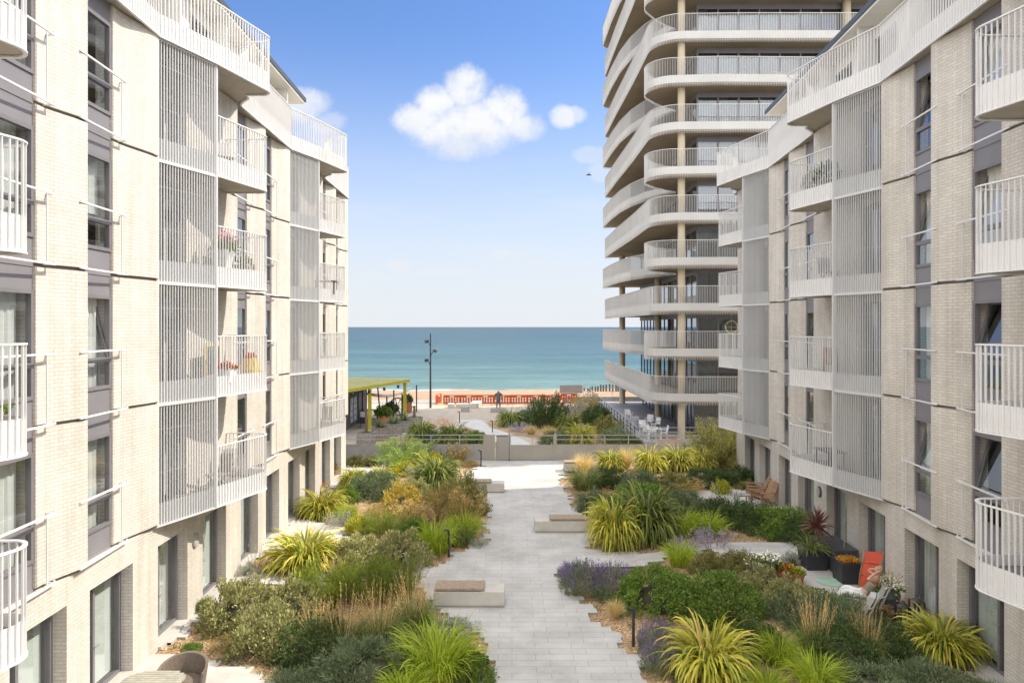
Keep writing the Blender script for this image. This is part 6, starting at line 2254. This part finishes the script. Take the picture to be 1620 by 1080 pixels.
pot('flower_pot', 'low pot with white flowers left of the tall grey pot', 'potted plant', g_.x, g_.y, gz(g_.x, g_.y), [(0.2, 0), (0.24, 0.3)], M['dark_grey'], [('olive', 300, 0.36, 0.3, 0.35, 0.1), ('white', 70, 0.34, 0.4, 0.3, 0.07)])
g_ = G(1243, 917)
pot('flower_bowl', 'terracotta bowl of red flowers on the right patio', 'potted plant', g_.x, g_.y, gz(g_.x, g_.y), [(0.2, 0), (0.36, 0.26)], M['terracotta'], [('redp', 150, 0.38, 0.26, 0.18, 0.07), ('dark', 260, 0.4, 0.25, 0.16, 0.09), ('orangep', 60, 0.3, 0.3, 0.18, 0.07)])
g_ = G(1256, 921)
pot('flower_bowl', 'orange pot of yellow flowers beside the red flowers', 'potted plant', g_.x + 0.08, g_.y, gz(g_.x, g_.y), [(0.16, 0), (0.24, 0.28)], M['terracotta'], [('yellow', 160, 0.26, 0.28, 0.18, 0.07), ('green', 160, 0.26, 0.26, 0.16, 0.09)])
for i, (x, y, h, lb) in enumerate(((10.08, 17.0, 0.75, 'dark lantern by the right patio doors, taller of two'), (9.85, 17.2, 0.55, 'dark lantern by the right patio doors, shorter of two'))):
    t = thing('lantern', lb, 'lantern', (x, y, zp))
    m = MB(); m.box(x - 0.14, x + 0.14, y - 0.14, y + 0.14, zp, zp + 0.05)
    for sx in (-1, 1):
        for sy in (-1, 1):
            m.box(x + sx * 0.12 - 0.018, x + sx * 0.12 + 0.018, y + sy * 0.12 - 0.018, y + sy * 0.12 + 0.018, zp + 0.05, zp + h)
    m.lathe(x, y, [(0.17, zp + h), (0.06, zp + h + 0.05), (0.03, zp + h + 0.12)], 8); m.build('frame', M['black'], t)
    m = MB(); m.lathe(x, y, [(0.05, zp + 0.051), (0.05, zp + h * 0.5)], 10); m.build('candle', M['cushion'], t)
m = MB(); m.tube([(10.28, 21.2, zp), (10.42, 21.35, zp + 1.45)], 0.016, 6); m.box(10.15, 10.45, 21.1, 21.24, zp, zp + 0.1)
tag(m.build('broom', M['timber']), 'broom leaning by the right patio doors behind the storage chest', 'broom')

# wooden garden chairs and stool on the upper right patio
def garden_chair(x, y, z, rz, label):
    t = thing('wooden_chair', label, 'chair', (0, 0, 0), 'wooden garden chairs on the upper right patio')
    m = MB()
    for i in range(5):
        xx = -0.30 + i * 0.125
        m.hexa([(xx, -0.29, 0.36 - i * 0.025), (xx + 0.105, -0.29, 0.34 - i * 0.025), (xx + 0.105, 0.29, 0.34 - i * 0.025), (xx, 0.29, 0.36 - i * 0.025), (xx, -0.29, 0.385 - i * 0.025), (xx + 0.105, -0.29, 0.365 - i * 0.025), (xx + 0.105, 0.29, 0.365 - i * 0.025), (xx, 0.29, 0.385 - i * 0.025)])
    m.build('seat', M['teak'], t)
    m = MB()
    for i in range(5):
        yy = -0.27 + i * 0.112
        m.beam((0.30, yy + 0.045, 0.24), (0.66, yy + 0.045, 0.98 - 0.05 * abs(i - 2)), 0.09, 0.022, up=(0, 1, 0)) if False else m.hexa([(0.28, yy, 0.24), (0.31, yy, 0.24), (0.31, yy + 0.095, 0.24), (0.28, yy + 0.095, 0.24), (0.62, yy, 0.98 - 0.03 * abs(i - 2)), (0.65, yy, 0.98 - 0.03 * abs(i - 2)), (0.65, yy + 0.095, 0.98 - 0.03 * abs(i - 2)), (0.62, yy + 0.095, 0.98 - 0.03 * abs(i - 2))])
    m.build('backrest', M['teak'], t)
    for s in (-1, 1):
        m = MB(); m.box(-0.36, 0.45, s * 0.36 - 0.06, s * 0.36 + 0.06, 0.56, 0.585); m.build('armrest', M['teak'], t)
        m = MB(); m.box(-0.32, -0.25, s * 0.34 - 0.03, s * 0.34 + 0.03, 0, 0.559); m.build('leg', M['teak'], t)
        m = MB(); m.beam((-0.25, s * 0.32, 0.33), (0.55, s * 0.32, 0.0), 0.04, 0.1); m.beam((0.40, s * 0.345, 0.56), (0.36, s * 0.345, 0.1), 0.035, 0.06); m.build('leg', M['teak'], t)
    t.location = (x, y, z); t.rotation_euler = (0, 0, rz)


g_ = G(1206, 798)
garden_chair(g_.x, g_.y, gz(g_.x, g_.y), 0.3, 'nearer wooden slatted garden chair on the upper right patio')
garden_chair(g_.x + 0.1, g_.y + 1.2, gz(g_.x, g_.y), -0.2, 'farther wooden slatted garden chair on the upper right patio')
g_ = G(1174, 797)
table('low_table', g_.x, g_.y, gz(g_.x, g_.y), 0.6, 0.5, 0.42, M['old_oak'], M['grey_rail'], 'small low grey table beside the wooden garden chairs')

# ------------------------------------------------------------------ left patio: wicker chair and slatted table, pots
def wicker_set():
    x, y = -6.98, 14.45
    t = thing('wicker_chair', 'brown wicker tub chair on the left patio behind the slatted table', 'chair', (x, y, 0))
    m = MB()
    n = 18
    vs = []; fs = []
    for i in range(n + 1):
        a = R(-15 + 210 * i / n)
        h = 0.62 + 0.20 * math.sin(R(180 * i / n))
        for r_, z in ((0.34, 0.05), (0.42, h), (0.47, h + 0.015), (0.38, 0.05)):
            vs.append((x + r_ * math.cos(a) * 1.1, y + r_ * math.sin(a), z))
    for i in range(n):
        for k in range(4):
            k2 = (k + 1) % 4
            fs.append((i * 4 + k, i * 4 + k2, (i + 1) * 4 + k2, (i + 1) * 4 + k))
    fs.append((0, 1, 2, 3)); fs.append(tuple(n * 4 + k for k in range(4)))
    m.add(vs, fs); m.build('wicker_shell', M['wicker'], t)
    m = MB(); m.lathe(x, y, [(0.36, 0.05), (0.37, 0.40), (0.33, 0.43)], 20, 0, 1.08); m.build('seat', M['wicker'], t)
    x2, y2 = -7.3, 13.9
    t = thing('slatted_table', 'oval table with weathered slatted top at the bottom left of the photo', 'table', (x2, y2, 0))
    m = MB()
    for i in range(9):
        u = -0.32 + i * 0.08
        half = 0.62 * math.sqrt(max(0.05, 1 - (u / 0.40) ** 2))
        m.box(x2 - half, x2 + half, y2 + u - 0.036, y2 + u + 0.036, 0.70, 0.73)
    o = m.build('table_top', M['slat_table'], t)
    m = MB(); m.tube([(x2 + 0.60 * math.cos(i * math.pi / 16), y2 + 0.37 * math.sin(i * math.pi / 16), 0.70) for i in range(33)], 0.03, 6); m.build('rim', M['wicker'], t)
    m = MB(); m.lathe(x2, y2, [(0.34, 0.0), (0.24, 0.35), (0.30, 0.67)], 18, 0, 1.3); m.build('base', M['wicker'], t)


wicker_set()
for px, py, lv, h, lb, pm in ((513, 781, [('redp', 45, 0.16, 0.35, 0.2, 0.06), ('silver', 160, 0.25, 0.2, 0.25, 0.1)], 0.2, 'low plant with red flowers at the front corner of the far left patio', 'concrete_grey'),
                             (528, 752, [('redp', 50, 0.16, 0.5, 0.12, 0.07), ('yellow', 120, 0.28, 0.2, 0.2, 0.1), ('green', 120, 0.25, 0.3, 0.3, 0.1)], 0.28, 'pot with red and yellow flowers by the far left doors', 'terracotta'),
                             (536, 744, [('dark', 260, 0.22, 0.4, 1.2, 0.12)], 0.45, 'dark pot with a tall slim plant against the far left wall', 'dark_grey')):
    g_ = G(px, py)
    pot('flower_pot', lb, 'potted plant', g_.x, g_.y, 0, [(0.16, 0), (0.22, h)], M[pm], lv)

# ------------------------------------------------------------------ things standing on the balconies
def deckz(LZ, f):
    return LZ[f] + 0.292


L1 = 16.61   # start of the middle left bay
x, y = WL(L1 + 2.55, 0.62)
pot('tall_planter', 'tall white planter with pink flowers on a left balcony', 'planter', x, y, deckz(LZL, 2), (0.17, 0.22, 0.72), M['white'], [('green', 260, 0.32, 0.7, 0.4, 0.12), ('pink', 160, 0.28, 0.95, 0.28, 0.09)], square=True)
x, y = WL(L1 + 3.35, 0.5)
t = thing('plant_shelf', 'black metal shelf of plants on a left balcony beside the pink flowers', 'shelf', (x, y, deckz(LZL, 2)))
zb = deckz(LZL, 2)
m = MB()
for sx in (-0.25, 0.25):
    for sy in (-0.35, 0.35):
        m.box(x + sx - 0.015, x + sx + 0.015, y + sy - 0.015, y + sy + 0.015, zb, zb + 0.95)
for z in (0.15, 0.5, 0.9):
    m.box(x - 0.26, x + 0.26, y - 0.36, y + 0.36, zb + z, zb + z + 0.02)
m.build('frame', M['black'], t)
rs = np.random.default_rng(91)
C = np.concatenate([rs.normal(0, 1, (130, 3)) * np.array([0.14, 0.22, 0.1]) + np.array([0, 0, z]) for z in (0.3, 0.65, 1.02)])
V, Q = g_leaves(rs, C, rs.normal(0, 1, C.shape) + np.array([0, 0, 0.6]), (0.08, 0.14), 0.5, 0.5)
o = bpy.data.objects.new('foliage', np_mesh('shelf_plants', V, Q, [LM['olive']])); COL.objects.link(o); o.parent = t
x, y = WL(L1 + 3.75, 0.85)
pot('flower_pot', 'small white pot with green plant at the corner of the balcony with pink flowers', 'potted plant', x, y, zb, [(0.12, 0), (0.16, 0.28)], M['white'], [('olive', 200, 0.22, 0.28, 0.4, 0.1)])
zb = deckz(LZL, 1)
x, y = WL(L1 + 2.5, 0.72)
pot('flower_trough', 'white trough of red flowers on a left balcony', 'planter', x, y, zb, (0.2, 0.24, 0.36), M['white'], [('redp', 160, 0.3, 0.38, 0.16, 0.08), ('green', 160, 0.28, 0.34, 0.14, 0.09)], square=True)
x, y = WL(L1 + 3.7, 0.98)
pot('yellow_pot', 'bright yellow pot with red flowers on a left balcony', 'potted plant', x, y, zb, [(0.2, 0), (0.24, 0.3), (0.2, 0.62)], M['yellow'], [('redp', 90, 0.16, 0.62, 0.16, 0.08), ('green', 70, 0.16, 0.6, 0.12, 0.09)])
x, y = WL(L1 + 2.7, 0.25)
t = thing('framed_board', 'dark board with yellow frame on the balcony with the yellow pot', 'board', (x, y, zb))
m = MB(); m.box(x - 0.02, x + 0.02, y - 0.42, y + 0.42, zb + 0.2, zb + 1.0); m.build('board', M['dark_grey'], t)
m = MB(); m.box(x - 0.03, x + 0.03, y - 0.45, y + 0.45, zb + 1.001, zb + 1.05); m.box(x - 0.03, x + 0.03, y + 0.421, y + 0.46, zb + 0.1, zb + 1.0); m.box(x - 0.03, x + 0.03, y - 0.46, y - 0.421, zb + 0.1, zb + 1.0); m.build('frame', M['yellow'], t)


def balcony_chair(W_, s, o_, zb, rz, mat, label):
    x, y = W_(s, o_)
    t = thing('balcony_chair', label, 'chair', (0, 0, 0))
    def bd(nm, fn, mm=mat):
        m = MB(); fn(m); m.build(nm, mm, t)
    def slats(m):
        for i in range(4):
            m.box(-0.23 + i * 0.12, -0.13 + i * 0.12, -0.23, 0.23, 0.42, 0.445)
    bd('seat', slats)
    def back(m):
        for i in range(5):
            m.hexa([(0.22, -0.22 + i * 0.092, 0.45), (0.245, -0.22 + i * 0.092, 0.45), (0.245, -0.15 + i * 0.092, 0.45), (0.22, -0.15 + i * 0.092, 0.45), (0.34, -0.22 + i * 0.092, 0.95), (0.365, -0.22 + i * 0.092, 0.95), (0.365, -0.15 + i * 0.092, 0.95), (0.34, -0.15 + i * 0.092, 0.95)])
    bd('backrest', back)
    for sy in (-0.22, 0.22):
        bd('leg', lambda m: m.beam((-0.22, sy, 0.44), (0.24, sy, 0.0), 0.03, 0.03))
        bd('leg', lambda m: m.beam((0.22, sy * 0.9, 0.44), (-0.24, sy * 0.9, 0.0), 0.03, 0.03))
    t.location = (x, y, zb); t.rotation_euler = (0, 0, rz)


balcony_chair(WL, L1 + 2.4, 0.55, deckz(LZL, 0), 1.2, M['old_oak'], 'wooden folding chair on the lowest left balcony, nearer the screen')
balcony_chair(WL, L1 + 3.15, 0.6, deckz(LZL, 0), 2.0, M['old_oak'], 'wooden folding chair on the lowest left balcony, nearer the sea')
balcony_chair(WL, L1 + 3.0, 0.5, deckz(LZL, 3), 2.2, M['grey_rail'], 'grey chair on the left balcony under the roof terrace corner')
balcony_chair(WL, 6.11 + 3.75, 0.7, deckz(LZL, 1), 2.4, M['timber'], 'dark folding chair on the near left balcony above the lowest one')
x, y = WL(6.11 + 3.65, 1.05)
pot('flower_pot', 'small yellow pot with a green plant beside the folding chair, near left balcony', 'potted plant', x, y, deckz(LZL, 1), [(0.13, 0), (0.17, 0.3)], M['terracotta'], [('green', 160, 0.24, 0.28, 0.25, 0.11), ('lilac', 30, 0.24, 0.3, 0.2, 0.07)])
x, y = WL(6.11 + 3.7, 0.9)
pot('flower_pot', 'small potted plant on the near left balcony, second from the top', 'potted plant', x, y, deckz(LZL, 2), [(0.12, 0), (0.16, 0.28)], M['terracotta'], [('olive', 160, 0.2, 0.26, 0.22, 0.1)])
L2 = 27.11
x, y = WL(L2 + 3.1, 0.75)
table('balcony_table', x, y, deckz(LZL, 2), 0.9, 0.6, 0.6, M['dark_grey'], M['dark_grey'], 'dark low table on the far left balcony, third floor up')
balcony_chair(WL, L2 + 3.3, 0.7, deckz(LZL, 0), 1.7, M['dark_grey'], 'dark chair on the lowest far left balcony')
# right side
R0, R1, R2 = 8.98, 19.48, 29.98
x, y = WR(R0 + 3.0, 0.65)
t = thing('covered_barbecue', 'black covered barbecue on the near right balcony, third floor up', 'barbecue', (x, y, deckz(LZR, 2)))
zb = deckz(LZR, 2)
m = MB(); m.lathe(x, y, [(0.26, zb + 0.45), (0.30, zb + 0.8), (0.24, zb + 1.12), (0.08, zb + 1.2)], 10); m.build('cover', M['dark_grey'], t)
m = MB()
for sx in (-0.2, 0.2):
    for sy in (-0.2, 0.2):
        m.box(x + sx - 0.02, x + sx + 0.02, y + sy - 0.02, y + sy + 0.02, zb, zb + 0.449)
m.build('stand', M['black'], t)
balcony_chair(WR, R0 + 2.2, 0.55, deckz(LZR, 2), 0.6, M['black'], 'black chair beside the covered barbecue on the near right balcony')
x, y = WR(R0 + 1.95, 0.62)
pot('flower_pot', 'leafy potted plant at the right photo edge on the lowest near right balcony', 'potted plant', x, y, deckz(LZR, 0), [(0.16, 0), (0.22, 0.4)], M['dark_grey'], [('green', 260, 0.3, 0.4, 0.55, 0.14)])
x, y = WR(R1 + 2.6, 0.6)
pot('flower_pot', 'bushy potted plant on the upper right balcony beside the screen', 'potted plant', x, y, deckz(LZR, 3), [(0.18, 0), (0.24, 0.4)], M['dark_grey'], [('dark', 300, 0.4, 0.4, 0.6, 0.13)])
x, y = WR(R1 + 3.4, 0.75)
pot('flower_pot', 'spiky potted plant on the upper right balcony at its rounded corner', 'potted plant', x, y, deckz(LZR, 3), [(0.16, 0), (0.2, 0.35)], M['dark_grey'], [('grey', 240, 0.35, 0.35, 0.6, 0.16)])
balcony_chair(WR, R1 + 2.5, 0.55, deckz(LZR, 1), 1.2, M['teak'], 'wooden chair on the right balcony, second floor up')
balcony_chair(WR, R1 + 2.9, 0.45, deckz(LZR, 2), 1.7, M['grey_rail'], 'grey chair on the right balcony, third floor up')
x, y = WR(R1 + 2.7, 0.5)
table('balcony_table', x, y, deckz(LZR, 0), 0.6, 1.0, 0.62, M['dark_grey'], M['dark_grey'], 'dark table on the lowest middle right balcony')
# sofa and table on the tower balconies
x, y, z = 17.0, 46.15, 2.78 + 3.055 * 7 + 0.26
t = thing('balcony_sofa', 'pale outdoor sofa on an upper tower balcony', 'sofa', (x + 1.0, y, z))
m = MB(); m.box(x, x + 2.0, y, y + 0.8, z + 0.05, z + 0.42); m.build('seat', M['cushion'], t)
m = MB(); m.box(x, x + 2.0, y + 0.62, y + 0.82, z + 0.421, z + 0.95); m.build('backrest', M['offwhite'], t)
for sx in (x - 0.16, x + 2.001):
    m = MB(); m.box(sx, sx + 0.16, y, y + 0.8, z + 0.05, z + 0.62); m.build('armrest', M['offwhite'], t)


def gull():
    Y = 60.0
    x, z = P(932, Y), Zp(277, Y)
    t = thing('bird', 'small dark bird flying beside the tower', 'bird', (x, Y, z))
    J = [(x - 0.22, Y, z, 0.03), (x - 0.08, Y, z + 0.01, 0.065), (x + 0.08, Y, z, 0.055), (x + 0.24, Y, z - 0.02, 0.02), (x - 0.30, Y, z + 0.01, 0.025),
         (x - 0.02, Y - 0.2, z + 0.10, 0.03), (x + 0.06, Y - 0.42, z + 0.16, 0.014), (x - 0.02, Y + 0.2, z + 0.14, 0.03), (x + 0.06, Y + 0.42, z + 0.26, 0.014)]
    skin_body('body', M['black'], J, [(0, 1), (1, 2), (2, 3), (0, 4), (1, 5), (5, 6), (1, 7), (7, 8)], t, root=1, sub=1)


gull()
